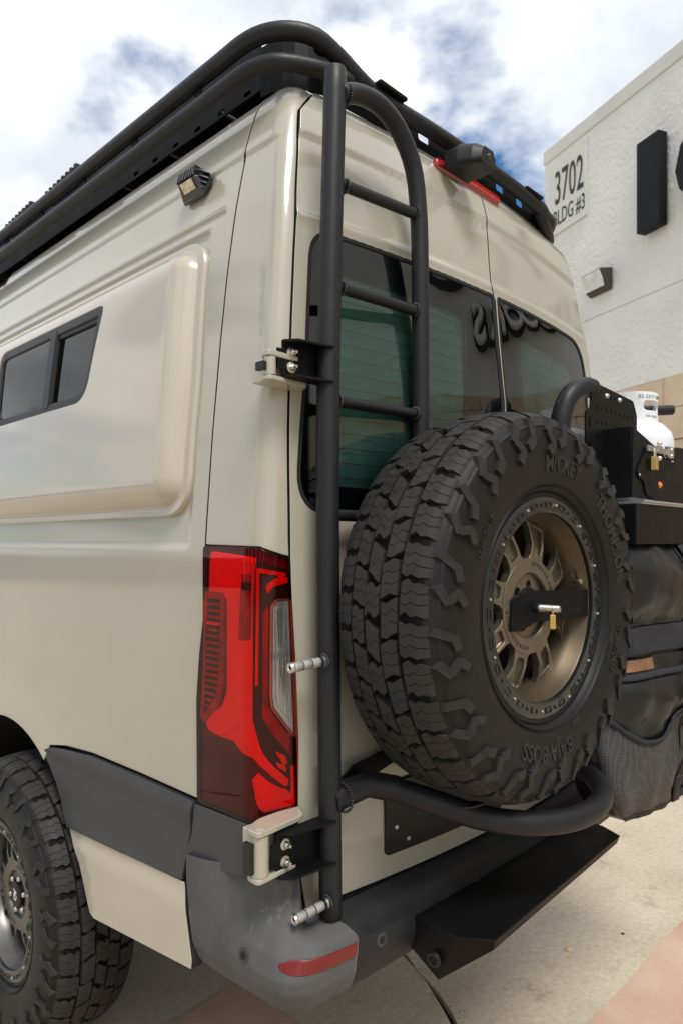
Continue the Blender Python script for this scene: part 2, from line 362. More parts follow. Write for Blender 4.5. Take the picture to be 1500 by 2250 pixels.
def Bf(P, r=.09):
    s, z = P[:, 0], P[:, 1]
    bl = sm_(-.32, -.06, s); insb = np.interp(z, [.60, .63, .66, .70, .76, 1.], [.10, .045, .018, .004, 0, 0])
    F1 = np.interp(z, [.625, .645, .67, .71, .745, .785, .81, .84, .87, .95], [.10, .045, .018, .004, 0, .010, .028, .055, .072, .080])
    F2 = np.interp(z, [.625, .645, .67, .71, .75, .780, .797, .806, .812], [.10, .045, .018, .004, 0, 0, .006, .03, .11])
    b2 = sm_(.0, .12, s); ins = insb*(1-bl)+bl*(F1*(1-b2)+F2*b2)
    xs = .948; W = 2*(XC-xs); flip = s > W/2; ss = np.where(flip, W-s, s)
    def m_(q): return np.where(q < -r, 0, np.where(q > r, q, (q+r)**2/(4*r)))
    x = xs+m_(ss); y = 1.035+.03*((x-XC)/.88)**2+m_(-ss)
    xx = x+ins*np.where(ss < .0, 1, np.clip(1-ss/.12, 0, 1)); yy = y+ins*np.where(ss > 0, 1, np.clip(1+ss/.12, 0, 1))
    return np.stack([np.where(flip, 2*XC-xx, xx), yy, z], 1)
def sm_(a, b, x): t = np.clip((x-a)/(b-a), 0, 1); return t*t*(3-2*t)
def normals(F, P, disp=None, h=.002, base=Sf):
    e1 = np.array([h, 0]); e2 = np.array([0, h])
    n = np.cross(F(P+e1)-F(P-e1), F(P+e2)-F(P-e2)); return n/np.linalg.norm(n, axis=1)[:, None]
def panel(name, outline, m, parent, holes=(), step=.03, disp=None, off=0, depth=.014, base=Sf, lip=.0022, smooth=True, label=None, bstep=None, kind=None, extra=(), edge=None):
    loops = [dens(L, bstep or step*.7) for L in [outline]+list(holes)]
    pts = []; edges = []
    for L in loops:
        k = len(pts); pts += L; edges += [(k+i, k+(i+1) % len(L)) for i in range(len(L))]
    A = np.array(loops[0]); x0, y0 = A.min(0); x1, y1 = A.max(0)
    gx, gy = np.meshgrid(np.arange(x0+step/2, x1, step), np.arange(y0+step/2, y1, step)); gx = gx+(np.arange(gx.shape[0]) % 2)[:, None]*step*.5
    Q = np.stack([gx.ravel(), gy.ravel()], 1); Q = Q[inside_np(Q, loops[0])]
    for L in loops:
        if len(Q): Q = Q[dist_np(Q, L) > step*.45]
    for L in loops[1:]:
        if len(Q): Q = Q[~inside_np(Q, L)]
    if extra:
        E_ = []
        for pl_, sp_ in extra:
            for a, b in zip(pl_, pl_[1:]):
                n_ = max(1, int(math.hypot(b[0]-a[0], b[1]-a[1])/sp_)); E_ += [(a[0]+(b[0]-a[0])*k/n_, a[1]+(b[1]-a[1])*k/n_) for k in range(n_)]
        E_ = np.array(E_); E_ = E_[inside_np(E_, loops[0])]
        for L in loops: E_ = E_[dist_np(E_, L) > .002]
        for L in loops[1:]: E_ = E_[~inside_np(E_, L)]
        if len(Q) and len(E_):
            kp = np.ones(len(Q), bool)
            for c0 in range(0, len(Q), 500): kp[c0:c0+500] = (np.hypot(Q[c0:c0+500, None, 0]-E_[None, :, 0], Q[c0:c0+500, None, 1]-E_[None, :, 1]).min(1) > step*.4)
            Q = Q[kp]
        Q = np.concatenate([Q, E_]) if len(Q) else E_
    allp = [Vector(p) for p in pts]+[Vector((a, b)) for a, b in Q]
    r = geometry.delaunay_2d_cdt(allp, edges, [], 0, 1e-7)
    V = np.array([(p.x, p.y) for p in r[0]]); F = np.array([f for f in r[2] if len(f) == 3])
    cen = V[F].mean(1); keep = inside_np(cen, loops[0])
    for L in loops[1:]: keep &= ~inside_np(cen, L)
    F = F[keep]
    # orientation
    a = V[F[:, 1]]-V[F[:, 0]]; b = V[F[:, 2]]-V[F[:, 0]]; neg = (a[:, 0]*b[:, 1]-a[:, 1]*b[:, 0]) < 0; F[neg] = F[neg][:, ::-1]
    def full(P):
        p = base(P); n0 = normals(base, P)
        d = off+(disp(P) if disp is not None else 0)
        return p+n0*(np.ones(len(P))*d)[:, None]
    P3 = full(V); NN = normals(full, V)
    ed = set()
    for t in F:
        for i in range(3): ed.add((t[i], t[(i+1) % 3]))
    be = [e for e in ed if (e[1], e[0]) not in ed]
    nxt = {a: b for a, b in be}; prv = {b: a for a, b in be}
    bv = [a for a in nxt if a in prv]; n = len(V)
    o2 = {}
    for v in bv:
        t = V[nxt[v]]-V[prv[v]]; L = np.hypot(*t)+1e-9; o2[v] = np.array([t[1], -t[0]])/L
    ids = {v: i for i, v in enumerate(bv)}; k = len(bv)
    B2 = np.array([V[v]+o2[v]*lip for v in bv]); O3 = full(np.array([V[v]+o2[v]*.004 for v in bv]))-P3[bv]; O3 /= np.linalg.norm(O3, axis=1)[:, None]+1e-9
    P1 = P3[bv]+O3*lip-NN[bv]*lip*.8; P2 = P1-NN[bv]*depth
    verts = np.concatenate([P3, P1, P2]); N3 = np.concatenate([NN, O3*.75+NN[bv]*.5, O3])
    faces = [tuple(map(int, t)) for t in F]; dark = []
    for a in bv:
        b = nxt[a]
        if b in ids: faces += [(a, n+ids[a], n+ids[b], b), (n+ids[a], n+k+ids[a], n+k+ids[b], n+ids[b])]; dark.append(len(faces)-1)
    me = bpy.data.meshes.new(name); me.from_pydata(verts.tolist(), [], faces); me.shade_smooth()
    N3 /= np.linalg.norm(N3, axis=1)[:, None]
    me.materials.append(m)
    if edge:  # edge walls coloured black in place of the shade inside a narrow gap
        me.materials.append(edge)
        for q in dark: me.polygons[q].material_index = 1
    me.normals_split_custom_set_from_vertices([tuple(q) for q in N3])
    o = bpy.data.objects.new(name, me); COL.objects.link(o); o.parent = parent
    if label: o['label'] = label
    if kind: o['kind'] = kind
    return o
def at(s, z, off=0, base=Sf):
    P = np.array([[s, z]]); p = base(P)[0]; n = normals(base, P)[0]; return Vector(p+n*off), Vector(n)
def sm(a, b, x): t = np.clip((x-a)/(b-a), 0, 1); return t*t*(3-2*t)

van = thing('van', 'putty beige high roof camper van seen from its left rear corner, filling the frame', 'van', (1.85, 3.6, 0))
def vp(o): return o
VOFF = Vector((1.85, 3.6, 0))
class _P: pass
def reparent(o, par):
    """keep world placement while parenting to a located empty"""
    o.parent = par; o.matrix_parent_inverse = Matrix.Translation(par.location).inverted() if par.rotation_euler == Vector((0, 0, 0)) else Matrix.Identity(4)
van.location = (0, 0, 0)   # the parts below are written in world coordinates

def ykz(z): xs = np.interp(z, *XSt); return np.interp(z, *YCt)+BUL*((xs-XC)/.88)**2
def sseam(z): return float(ykz(z)-1.415)
def strip(o, pts): return pts
# --- dark inner shell just under every panel, so each gap shows black
inner = [(-4.6, .60), (-.0, .66), (2.0, .66), (2.0, 2.86), (-4.6, 2.86)]
def shell_disp(P): return -.035*np.ones(len(P))
def nowell(P): return P
archc, archr = (-1.40, .40), .635
def arch(a0, a1, n=18, r=None, c=None):
    c = c or archc; r = r or archr
    return [(c[0]+r*math.cos(math.radians(a0+(a1-a0)*k/n)), c[1]+r*math.sin(math.radians(a0+(a1-a0)*k/n))) for k in range(n+1)]
W0 = 2*(XC-.97)
shell_out = [(-4.6, .62)]+[(-2.03, .62)]+arch(158, 22)+[(-.80, .62), (-.25, .66), (-.15, .72), (1.76, .72), (1.60, 2.84), (-4.6, 2.84)]
gl_hole_l = rnd([(.10, 1.745), (.775, 1.74), (.725, 2.385), (.10, 2.385)], .04)
gl_hole_r = rnd([(.93, 1.74), (1.50, 1.745), (1.46, 2.385), (.87, 2.385)], .04)
panel('inner_shell', shell_out, GAP, van, holes=[gl_hole_l, gl_hole_r], step=.09, off=-.028, depth=.01)
# --- side panel
ZT = 2.855
rightedge = [(sseam(z), z) for z in np.linspace(ZT, 1.655, 26)]
lampleft = [(-.216, 1.475), (-.228, 1.393), (-.237, 1.278), (-.233, 1.16), (-.232, 1.04)]
SX = -1.80
leftedge = [(SX-.03, 1.5), (SX-.03, 2.60), (SX-.015, 2.70), (SX+.03, 2.78), (SX+.05, ZT)]
side_out = rightedge+lampleft+[(-.509, 1.040), (-.771, 1.036), (-.95, 1.022), (-1.05, 1.005), (-1.12, .975)]
a_ = [p for p in arch(60, 118, 14)]
side_out = side_out[:-1]+a_+[(SX-.03, .95)]+leftedge
def side_disp(P):
    s, z = P[:, 0], P[:, 1]; d = np.zeros(len(P))
    # upper shoulder: the panel steps in below z=2.64, fading towards the seam
    fade = sm(-.10, -.35, s)
    d += -.006*(1-sm(2.628, 2.642, z))
    # rub groove
    d += -.004*np.exp(-((z-2.497)/.006)**2)*(s < -.218)
    d += .0035*np.exp(-((z-2.509)/.006)**2)*(s < -.218)
    # soft recess under the flare, ended by a crease
    e = sm(1.635, 1.66, z)*sm(-.275, -.30, s)*(1-sm(2.46, 2.475, z))
    d += -.009*e
    # arch bulge
    r = np.hypot(s-archc[0], z-archc[1]); d += .012*np.exp(-((r-archr)/.10)**2)
    return d
ex = [([(-1.9, z), (-.1, z)], .014) for z in (2.484, 2.490, 2.494, 2.498, 2.503, 2.508, 2.514, 2.520, 2.626, 2.631, 2.635, 2.640, 2.645, 1.633, 1.640, 1.647, 1.654, 1.662, 2.450, 2.460, 2.466, 2.472, 2.478)]
ex += [([(s_, 1.66), (s_, 2.46)], .012) for s_ in (-.266, -.272, -.278, -.284, -.290, -.296, -.304)]
ex += [(arch(20, 160, 60, archr+q), .03) for q in (.015, .03, .05, .075, .11, .16)]
panel('side_panel', side_out, PAINT, van, step=.03, disp=side_disp, extra=ex, edge=GAP, lip=.0018)
fs = [(SX-.012-.03, .62), (SX-.042, 2.60), (SX-.027, 2.70), (SX+.018, 2.78), (SX+.038, ZT), (-4.6, ZT), (-4.6, .62)]
panel('front_side_panel', fs, PAINT, van, step=.08, edge=GAP, disp=lambda P: -.006*(1-sm(2.628, 2.642, P[:, 1]))-.004*np.exp(-((P[:, 1]-2.497)/.008)**2))
# --- flared side pod with the sliding window
flo = rnd([(-.292, 1.728), (-.292, 2.448), (-2.4, 2.448), (-2.4, 1.728)], [.10, .085, .05, .05], 8)
win = rnd([(-.715, 2.352), (-.785, 2.066), (-1.52, 2.066), (-1.52, 2.352)], [.035, .075, .07, .06], 7)
def rbox(P, cx, cy, hx, hy, r):
    qx = np.abs(P[:, 0]-cx)-hx+r; qy = np.abs(P[:, 1]-cy)-hy+r
    return np.minimum(np.maximum(qx, qy), 0)+np.hypot(np.maximum(qx, 0), np.maximum(qy, 0))-r
def pod_disp(P):
    d = -rbox(P, -1.346, 2.088, 1.054, .36, .09)
    t = np.clip((d-.018)/.078, 0, 1)
    base = .003+.046*(1-(1-t)**3)*sm(0, .10, t)+.012*np.clip(1-((P[:, 0]+1.346)/1.054)**2, 0, 1)*np.clip(1-((P[:, 1]-2.088)/.36)**2, 0, 1)
    dw = -rbox(P, -1.346, 2.088, 1.054, .36, .09)
    return base
def rring(d):
    x0, x1, y0, y1, r = -2.4+d, -.292-d, 1.728+d, 2.448-d, max(.02, .09-d)
    L = []
    for cx_, cy_, a0 in ((x1-r, y1-r, 0), (x0+r, y1-r, 90), (x0+r, y0+r, 180), (x1-r, y0+r, 270)):
        L += [(cx_+r*math.cos(math.radians(a0+9*k)), cy_+r*math.sin(math.radians(a0+9*k))) for k in range(11)]
    return L+[L[0]]
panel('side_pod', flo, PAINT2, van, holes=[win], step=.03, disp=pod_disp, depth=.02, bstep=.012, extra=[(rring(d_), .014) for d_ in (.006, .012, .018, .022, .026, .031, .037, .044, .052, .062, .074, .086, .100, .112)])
sw = bpy.data.objects.new('side_window', bpy.data.meshes.new('side_window'))
frm = rnd([(-.718, 2.349), (-.788, 2.069), (-1.517, 2.069), (-1.517, 2.349)], [.035, .075, .07, .06], 7)
def insetp(poly, d):
    c = Vector((sum(p[0] for p in poly)/len(poly), sum(p[1] for p in poly)/len(poly)))
    r = []
    for i in range(len(poly)):
        a = Vector(poly[i-1]); b = Vector(poly[(i+1) % len(poly)]); t = (b-a); L = t.length
        if L < 1e-9: r.append(tuple(poly[i])); continue
        n_ = Vector((-t.y, t.x))/L; p = Vector(poly[i])
        if (c-p).dot(n_) < 0: n_ = -n_
        q = p+n_*d; r.append((q.x, q.y))
    return r
swo = panel('side_window', frm, BLACKP, van, holes=[insetp(frm, .024)], off=.052, step=.03, depth=.03, lip=.003, bstep=.02, label='sliding side window in black frame')
panel('glass', rnd([(-.742, 2.322), (-.80, 2.098), (-1.06, 2.098), (-1.035, 2.322)], [.02, .05, .01, .01]), GLASSD, swo, off=.038, step=.06, depth=.004)
panel('glass', rnd([(-1.078, 2.322), (-1.10, 2.098), (-1.49, 2.098), (-1.49, 2.322)], [.01, .01, .05, .05]), GLASSD, swo, off=.046, step=.06, depth=.004)
panel('window_bar', [(-1.035, 2.335), (-1.058, 2.085), (-1.10, 2.085), (-1.078, 2.335)], BLACKP, swo, off=.054, step=.03, depth=.02)
panel('window_bar', [(-.735, 2.335), (-.735, 2.312), (-1.07, 2.312), (-1.07, 2.335)], BLACKP, swo, off=.046, step=.03, depth=.01)
panel('window_recess', frm, GAP, swo, off=.0, step=.08, depth=.002)
# --- pillar between side panel and door
doorL = [(.058, 2.75), (.037, 2.709), (.043, 2.6), (.047, 2.453), (.05, 2.281), (.05, 2.115), (.054, 2.01), (.066, 1.83), (.080, 1.66), (.088, 1.5), (.096, 1.35), (.104, 1.2), (.109, 1.038), (.113, .95), (.125, .88), (.14, .817)]
dl = list(reversed(doorL))
GP = .0045
pil = [(sseam(z)+.0095, z) for z in np.linspace(1.655, ZT, 24)]+[(.30, ZT), (.78, ZT), (.78, 2.838), (.292, 2.832), (.128, 2.819), (.066, 2.800), (.049, 2.757)]
pil += [(a-GP-.0055, b) for a, b in doorL[1:9]]+[(.073, 1.629), (-.004, 1.651)]
panel('corner_pillar', pil, PAINT, van, step=.02, disp=lambda P: -.006*(1-sm(2.628, 2.642, P[:, 1]))*sm(.0, -.06, P[:, 0]), bstep=.014, edge=GAP, lip=.0018, extra=[([(q, 1.66), (q, 2.8)], .03) for q in (-.05, -.038, -.026, -.014, -.002, .01, .022, .034, .046)]+[([(-.2, z), (0, z)], .02) for z in (2.626, 2.631, 2.635, 2.640, 2.645)])
# --- rear doors
seamC = [(.849, 1.75), (.840, 2.07), (.815, 2.25), (.797, 2.39), (.778, 2.418), (.772, 2.52), (.768, 2.635), (.745, 2.72), (.715, 2.80)]
def door_disp(P):
    s, z = P[:, 0], P[:, 1]
    d = .007*sm(2.63, 2.655, z)
    d += -.009*(1-sm(2.405, 2.425, z))*sm(1.70, 1.72, z)*0
    d += -.006*(1-sm(.93, .95, z))*0
    d += .004*np.exp(-((z-2.425)/.012)**2)
    return d
glL = rnd([(.088, 1.725), (.840, 1.72), (.831, 2.07), (.806, 2.25), (.787, 2.402), (.088, 2.402)], [.10, .008, 0, 0, .012, .07], 8)
glR = rnd([(.860, 1.72), (1.53, 1.73), (1.50, 2.402), (.808, 2.402), (.826, 2.25), (.850, 2.07)], [.008, .1, .16, .012, 0, 0], 10)
dL = [(a, b) for a, b in dl]+[(.075, 2.795), (.13, 2.812), (.292, 2.822), (.557, 2.826), (.72, 2.822)]
cen = list(reversed(seamC))
dL += [(a-.005, b) for a, b in cen]+[(.846, 1.7), (.848, 1.2), (.85, .817)]
doorl = panel('rear_door', dL, PAINT, van, holes=[glL], step=.03, disp=door_disp, bstep=.014, edge=GAP, lip=.0018, extra=[([(.0, z), (1.7, z)], .03) for z in (2.628, 2.635, 2.642, 2.650, 2.657, 2.412, 2.418, 2.425, 2.432, 2.438)], label='left rear door with tinted glass')
dR = [(.858, .817), (.856, 1.2), (.854, 1.7)]+[(a+.005, b) for a, b in seamC]+[(.95, 2.822), (1.2, 2.815), (1.36, 2.79), (1.43, 2.70), (1.47, 2.6), (1.50, 2.45), (1.60, 2.2), (1.66, 1.7), (1.67, .817)]
doorr = panel('rear_door', dR, PAINT, van, holes=[glR], step=.03, disp=door_disp, bstep=.014, edge=GAP, lip=.0018, extra=[([(.0, z), (1.7, z)], .03) for z in (2.628, 2.635, 2.642, 2.650, 2.657, 2.412, 2.418, 2.425, 2.432, 2.438)], label='right rear door with tinted glass')
pr = [(1.68, .9), (1.67, 1.7), (1.61, 2.2), (1.51, 2.45), (1.48, 2.6), (1.44, 2.71), (1.365, 2.80), (1.2, 2.83), (.792, 2.838), (.792, ZT), (1.4, ZT), (1.75, 2.6), (1.95, 2.2), (2.3, 1.7), (2.3, .9)]
panel('corner_pillar', pr, PAINT, van, step=.05, edge=GAP)
for par, gl, ins_ in ((doorl, glL, rnd([(.135, 1.79), (.665, 1.785), (.655, 2.31), (.145, 2.315)], [.05, .03, .03, .06], 6)), (doorr, glR, rnd([(.985, 1.785), (1.45, 1.79), (1.40, 2.30), (.955, 2.31)], [.03, .05, .12, .05], 6))):
    gg = insetp(gl, .0035)
    g_ = panel('window_glass', gg, GLASS, par, off=-.003, step=.05, depth=.004, lip=.001, bstep=.03)
    panel('glass_border', gg, FRIT, par, holes=[ins_], off=-.0075, step=.06, depth=.002, bstep=.03)
    panel('window_seal', insetp(gl, -.0042), GAP, par, holes=[insetp(gl, .004)], off=.0006, step=.05, depth=.006, bstep=.02)
    # quilted window cover behind the glass
    s0 = min(p[0] for p in ins_)-.03; s1 = max(p[0] for p in ins_)+.03
    qd = lambda P: -.004*np.exp(-(((P[:, 1]+.02*np.sin(P[:, 0]*5)) % .125-.0625)/.006)**2)+.003*np.sin(P[:, 0]*23+P[:, 1]*9)*np.sin(P[:, 1]*31)
    panel('window_cover', [(s0, 1.74), (s1, 1.74), (s1, 2.36), (s0, 2.36)], QUILT, par, off=-.022, step=.014, disp=qd, depth=.005)
    k = 0; zz = 1.81
    while zz < 2.28:
        panel('defroster_wire', [(s0+.04, zz), (s1-.04, zz), (s1-.04, zz+.0016), (s0+.04, zz+.0016)], WIRE, par, off=-.006, step=.05, depth=.0003, lip=.0002, bstep=.05)
        zz += .036
# roof skin
g = G(); ns = 30
roofpts = [Sf(np.array([[s, 2.853]]))[0] for s in np.linspace(-4.6, -.3, 12)]+[Sf(np.array([[s, 2.853]]))[0] for s in np.linspace(-.2, .65, 30)]
L = [Vector(p) for p in roofpts]; Rr = [Vector((2*XC-p.x, p.y, p.z)) for p in L]
mid = [((a+b)/2)+Vector((0, 0, .03)) for a, b in zip(L, Rr)]
for A_, B_ in ((L, mid), (mid, Rr)):
    for i in range(len(L)-1): g.add([A_[i], A_[i+1], B_[i+1], B_[i]], [(0, 1, 2, 3)])
g.obj('roof', PAINT, van, smooth=60)
# front body, beyond the frame, and underside
g = G(); g.b2((1.0, 5.75, .62), (2.7, 6.9, 1.5)); g.b2((1.12, 5.75, 1.5), (2.58, 6.3, 2.7)); g.obj('cab', PAINT, van, bevel=.12, seg=4)
g = G(); g.b2((1.08, 1.35, .60), (2.62, 5.8, .64)); g.b2((1.35, 1.15, .62), (2.35, 1.5, .74)); g.b2((1.3, 3.0, .42), (1.4, 5.5, .56)); g.b2((2.3, 3.0, .42), (2.4, 5.5, .56)); g.cyl((1.1, 2.45, .445), (2.6, 2.45, .445), .06, 16); g.obj('underbody', WELL, van)
g = G(); g.b2((2.60, 1.5, .62), (2.73, 6.0, 2.3)); g.b2((2.50, 1.45, 2.3), (2.62, 6.0, 2.83)); g.obj('right_side_panel', PAINT, van, bevel=.05)
# wheel housing: a real half drum inside the arch
g = G()
def ar(r, x): return [(x, 1.2+1.40+r*math.cos(t), .40+r*math.sin(t)) for t in (math.radians(12+156*k/24) for k in range(25))]
a_, b_ = ar(.66, .985), ar(.66, 1.42)
for i in range(24): g.add([a_[i], a_[i+1], b_[i+1], b_[i]], [(0, 1, 2, 3)])
g.add(b_, [tuple(range(25))]); g.obj('wheel_housing', WELL, van)
# --- cladding and lower skirt
tr = [(-.240, 1.030), (-.247, .95), (-.272, .832), (-.6, .806), (-.893, .786)]+[(-.935, .83), (-.985, .89), (-1.04, .935), (-1.10, .975)]+[(-1.05, .992), (-.95, 1.010), (-.771, 1.026), (-.509, 1.030)]
panel('side_cladding', tr, TRIM, van, step=.02, off=.003, disp=lambda P: .006*np.exp(-((P[:, 1]-1.0)/.02)**2)+.006*sm(.85, .79, P[:, 1]), depth=.02, edge=GAP, lip=.0015)
sk = [(-.266, .824), (-.213, .66), (-.213, .640), (-.45, .610), (-.70, .578), (-.724, .585), (-.80, .70), (-.888, .779), (-.6, .799)]
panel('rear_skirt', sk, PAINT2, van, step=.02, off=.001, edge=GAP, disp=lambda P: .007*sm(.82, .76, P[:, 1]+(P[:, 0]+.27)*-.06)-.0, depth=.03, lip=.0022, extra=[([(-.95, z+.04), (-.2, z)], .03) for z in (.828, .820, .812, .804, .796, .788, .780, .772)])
# --- tail lamp
lo = rnd([(-.211, 1.648), (-.006, 1.644), (.076, 1.620), (.083, 1.527), (.094, 1.40), (.105, 1.207), (.106, 1.040), (-.0, 1.038), (-.222, 1.034), (-.230, 1.278), (-.220, 1.393), (-.207, 1.475)], [.008, 0, .01, 0, 0, 0, .01, .0, .008, 0, 0, 0], 3)
CL = rnd([(.034, 1.514), (.050, 1.530), (.0815, 1.530), (.0885, 1.395), (.0985, 1.215), (.093, 1.222), (.040, 1.288), (.035, 1.316)], .006, 3)
lamp = panel('tail_lamp', lo, LENSD, van, step=.02, off=-.016, depth=.012, label='red tail lamp with clear reversing window')
R1 = rnd([(-.192, 1.635), (-.027, 1.622), (-.032, 1.526), (-.029, 1.264), (.005, 1.195), (.087, 1.118), (.082, 1.106), (.035, 1.146), (-.020, 1.180), (-.060, 1.184), (-.096, 1.205), (-.150, 1.206), (-.195, 1.212), (-.207, 1.235), (-.14, 1.274), (-.122, 1.311), (-.125, 1.53), (-.197, 1.534)], .006, 3)
panel('bright_reflector', R1, LENSR, lamp, step=.014, off=-.0085, depth=.006, bstep=.01)
panel('light_guide', [(-.067, 1.612), (-.034, 1.610), (-.036, 1.442), (-.076, 1.438), (-.073, 1.523)], LENSM, lamp, step=.012, off=-.006, depth=.003)
for z0, z1 in ((1.612, 1.588), (1.568, 1.552)):
    panel('light_guide_block', [(-.066, z0), (-.036, z0), (-.036, z1), (-.066, z1)], LENSK if z0 < 1.6 else LENSR, lamp, step=.01, off=-.0045, depth=.002)
FZo = [(-.208, 1.538), (-.136, 1.539), (-.137, 1.340), (-.152, 1.278), (-.208, 1.226), (-.222, 1.24), (-.214, 1.35)]
FZ = [(-.202, 1.526), (-.146, 1.527), (-.149, 1.350), (-.160, 1.292), (-.212, 1.243), (-.208, 1.35)]
panel('fin_frame', FZo, LENSM, lamp, holes=[FZ], step=.012, off=-.005, depth=.008, bstep=.01)
panel('fin_recess', FZ, LENSK, lamp, step=.014, off=-.0075, depth=.002)
for i in range(17):
    z = 1.515-i*.0152; k = max(0, (1.315-z))*.85
    panel('fin', [(-.201-max(0, 1.36-z)*.06, z), (-.151-k, z), (-.151-k, z-.0055), (-.201-max(0, 1.36-z)*.06, z-.0055)], LENSR if i == 3 else LENSM, lamp, step=.02, off=-.0045, depth=.004, lip=.0008, bstep=.02)
RD = [(-.020, 1.612), (.074, 1.596), (.079, 1.536), (.046, 1.536), (.028, 1.505), (.030, 1.295), (.090, 1.217), (.097, 1.148), (.085, 1.130), (.004, 1.205), (-.022, 1.26), (-.028, 1.49)]
panel('dark_reflector', RD, LENSK, lamp, step=.014, off=-.010, depth=.004)
rdm = [(.012, 1.50), (.024, 1.515), (.024, 1.295), (.085, 1.218), (.088, 1.18), (.014, 1.27)]
panel('red_streak', rdm, LENSM, lamp, step=.012, off=-.0065, depth=.002)
for q in ([(.02, 1.562), (.045, 1.575), (.075, 1.578), (.075, 1.568), (.04, 1.562), (.022, 1.546)], [(-.015, 1.60), (.070, 1.588), (.070, 1.584), (-.012, 1.594)], [(.052, 1.586), (.066, 1.583), (.066, 1.578), (.052, 1.581)], [(-.012, 1.595), (-.009, 1.595), (-.009, 1.34), (-.012, 1.34)],
          [(.05, 1.19), (.075, 1.175), (.08, 1.16), (.075, 1.155), (.066, 1.172)], [(.055, 1.165), (.078, 1.148), (.078, 1.142), (.06, 1.155)]):
    panel('red_glint', q, LENSR, lamp, step=.012, off=-.006, depth=.002, bstep=.01)
BR = rnd([(-.020, 1.130), (.0, 1.144), (.045, 1.116), (.090, 1.090), (.099, 1.061), (.014, 1.062), (-.003, 1.078), (-.010, 1.105)], .004, 3)
panel('red_glint', [(.093, 1.15), (.097, 1.15), (.102, 1.06), (.096, 1.08)], LENSR, lamp, step=.012, off=-.006, depth=.002, bstep=.01)
panel('rear_reflector', BR, LENSR, lamp, step=.006, off=-.0065, depth=.004, disp=lambda P: .0016*np.sin(P[:, 0]*520)*np.sin(P[:, 1]*520)*(P[:, 1] < 1.10))
panel('clear_window_reflector', CL, CHROME, lamp, step=.006, off=-.007, depth=.004)
for q_ in (.008, .016, .024, .032):
    panel('clear_window_rib', insetp(CL, q_-.002), SILVER, lamp, holes=[insetp(CL, q_-.0005)], step=.03, off=-.005, depth=.003, lip=.0004, bstep=.01) if q_ < .02 else None
panel('lens', lo, LENSO, lamp, holes=[CL], step=.016, off=.001, depth=.012, lip=.003, bstep=.012)
panel('clear_lens', CL, LENSC, lamp, step=.012, off=.0015, depth=.004, lip=.001, bstep=.01)
# rear light also on the right side of the body
# --- upper bumper trim and bumper corner
t2 = [(-.230, 1.026), (-.020, 1.034), (-.026, .918), (-.262, .890), (-.238, .95)]
panel('bumper_trim', rnd(t2, [.004, .02, .01, .004, 0], 4), TRIM, van, step=.02, off=.003, depth=.03, lip=.0015, edge=GAP)
bc = [(-.381, .905), (-.379, .845), (-.352, .652), (-.33, .628), (-.20, .632), (-.10, .636), (.0, .638), (.182, .640), (.184, .74), (.188, .785), (.178, .806), (.165, .8112), (.115, .8112), (.085, .835), (.055, .885), (.02, .925), (-.05, .94), (-.10, .942), (-.16, .935)]
panel('bumper_corner', bc, BUMPW, van, step=.014, base=Bf, depth=.03, bstep=.01, edge=GAP, lip=.001)
bcen = [(.187, .640), (1.617, .640), (1.617, .8112), (.170, .8112), (.184, .806), (.195, .785), (.189, .74)]
bb = panel('bumper_centre', bcen, PLAST, van, step=.025, base=Bf, off=-.0005, depth=.03, bstep=.015)
bc2 = [(1.623, .64), (2.05, .64), (2.05, .8112), (1.623, .8112)]
panel('bumper_corner', bc2, BUMPW, van, step=.03, base=Bf, depth=.03)
rf = [(-.045, .772), (-.005, .782), (.071, .781), (.181, .774), (.179, .750), (.072, .756), (-.005, .758), (-.035, .763)]
panel('reflector', rnd(rf, .004, 2), REFL, van, step=.01, base=Bf, off=.0025, depth=.006, bstep=.01, label='red reflector strip in bumper corner')
def disc(name, s, z, r, m, par, base=Sf, off=.0, h=.004, m2=None):
    p, n = at(s, z, off, base); g = G(); g.lathe([(0, h), (r*.9, h), (r, h*.6), (r, -h)], p, n, 24); o = g.obj(name, m, par)
    if m2: g = G(); g.lathe([(0, h+.001), (r*.5, h+.001), (r*.55, h-.001)], p, n, 20); g.obj('sensor_eye', m2, o)
    return o
for s, z in ((-.158, .754), (.26, .752), (.629, .750)):
    disc('parking_sensor', s, z, .017, TRIM, van, Bf, -.001, .003, GAP)
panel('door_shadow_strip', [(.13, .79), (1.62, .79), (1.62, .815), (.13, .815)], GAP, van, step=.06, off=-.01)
# --- plate carrier
pc = rnd([(.372, .875), (.86, .872), (.86, 1.055), (.362, 1.055)], .012, 3)
plc = panel('plate_holder', pc, BLACKP, van, step=.05, off=.008, depth=.012)
for s, z in ((.40, .94), (.445, .90), (.66, .91)): disc('screw', s, z, .006, STEEL, plc, Sf, .009, .002)
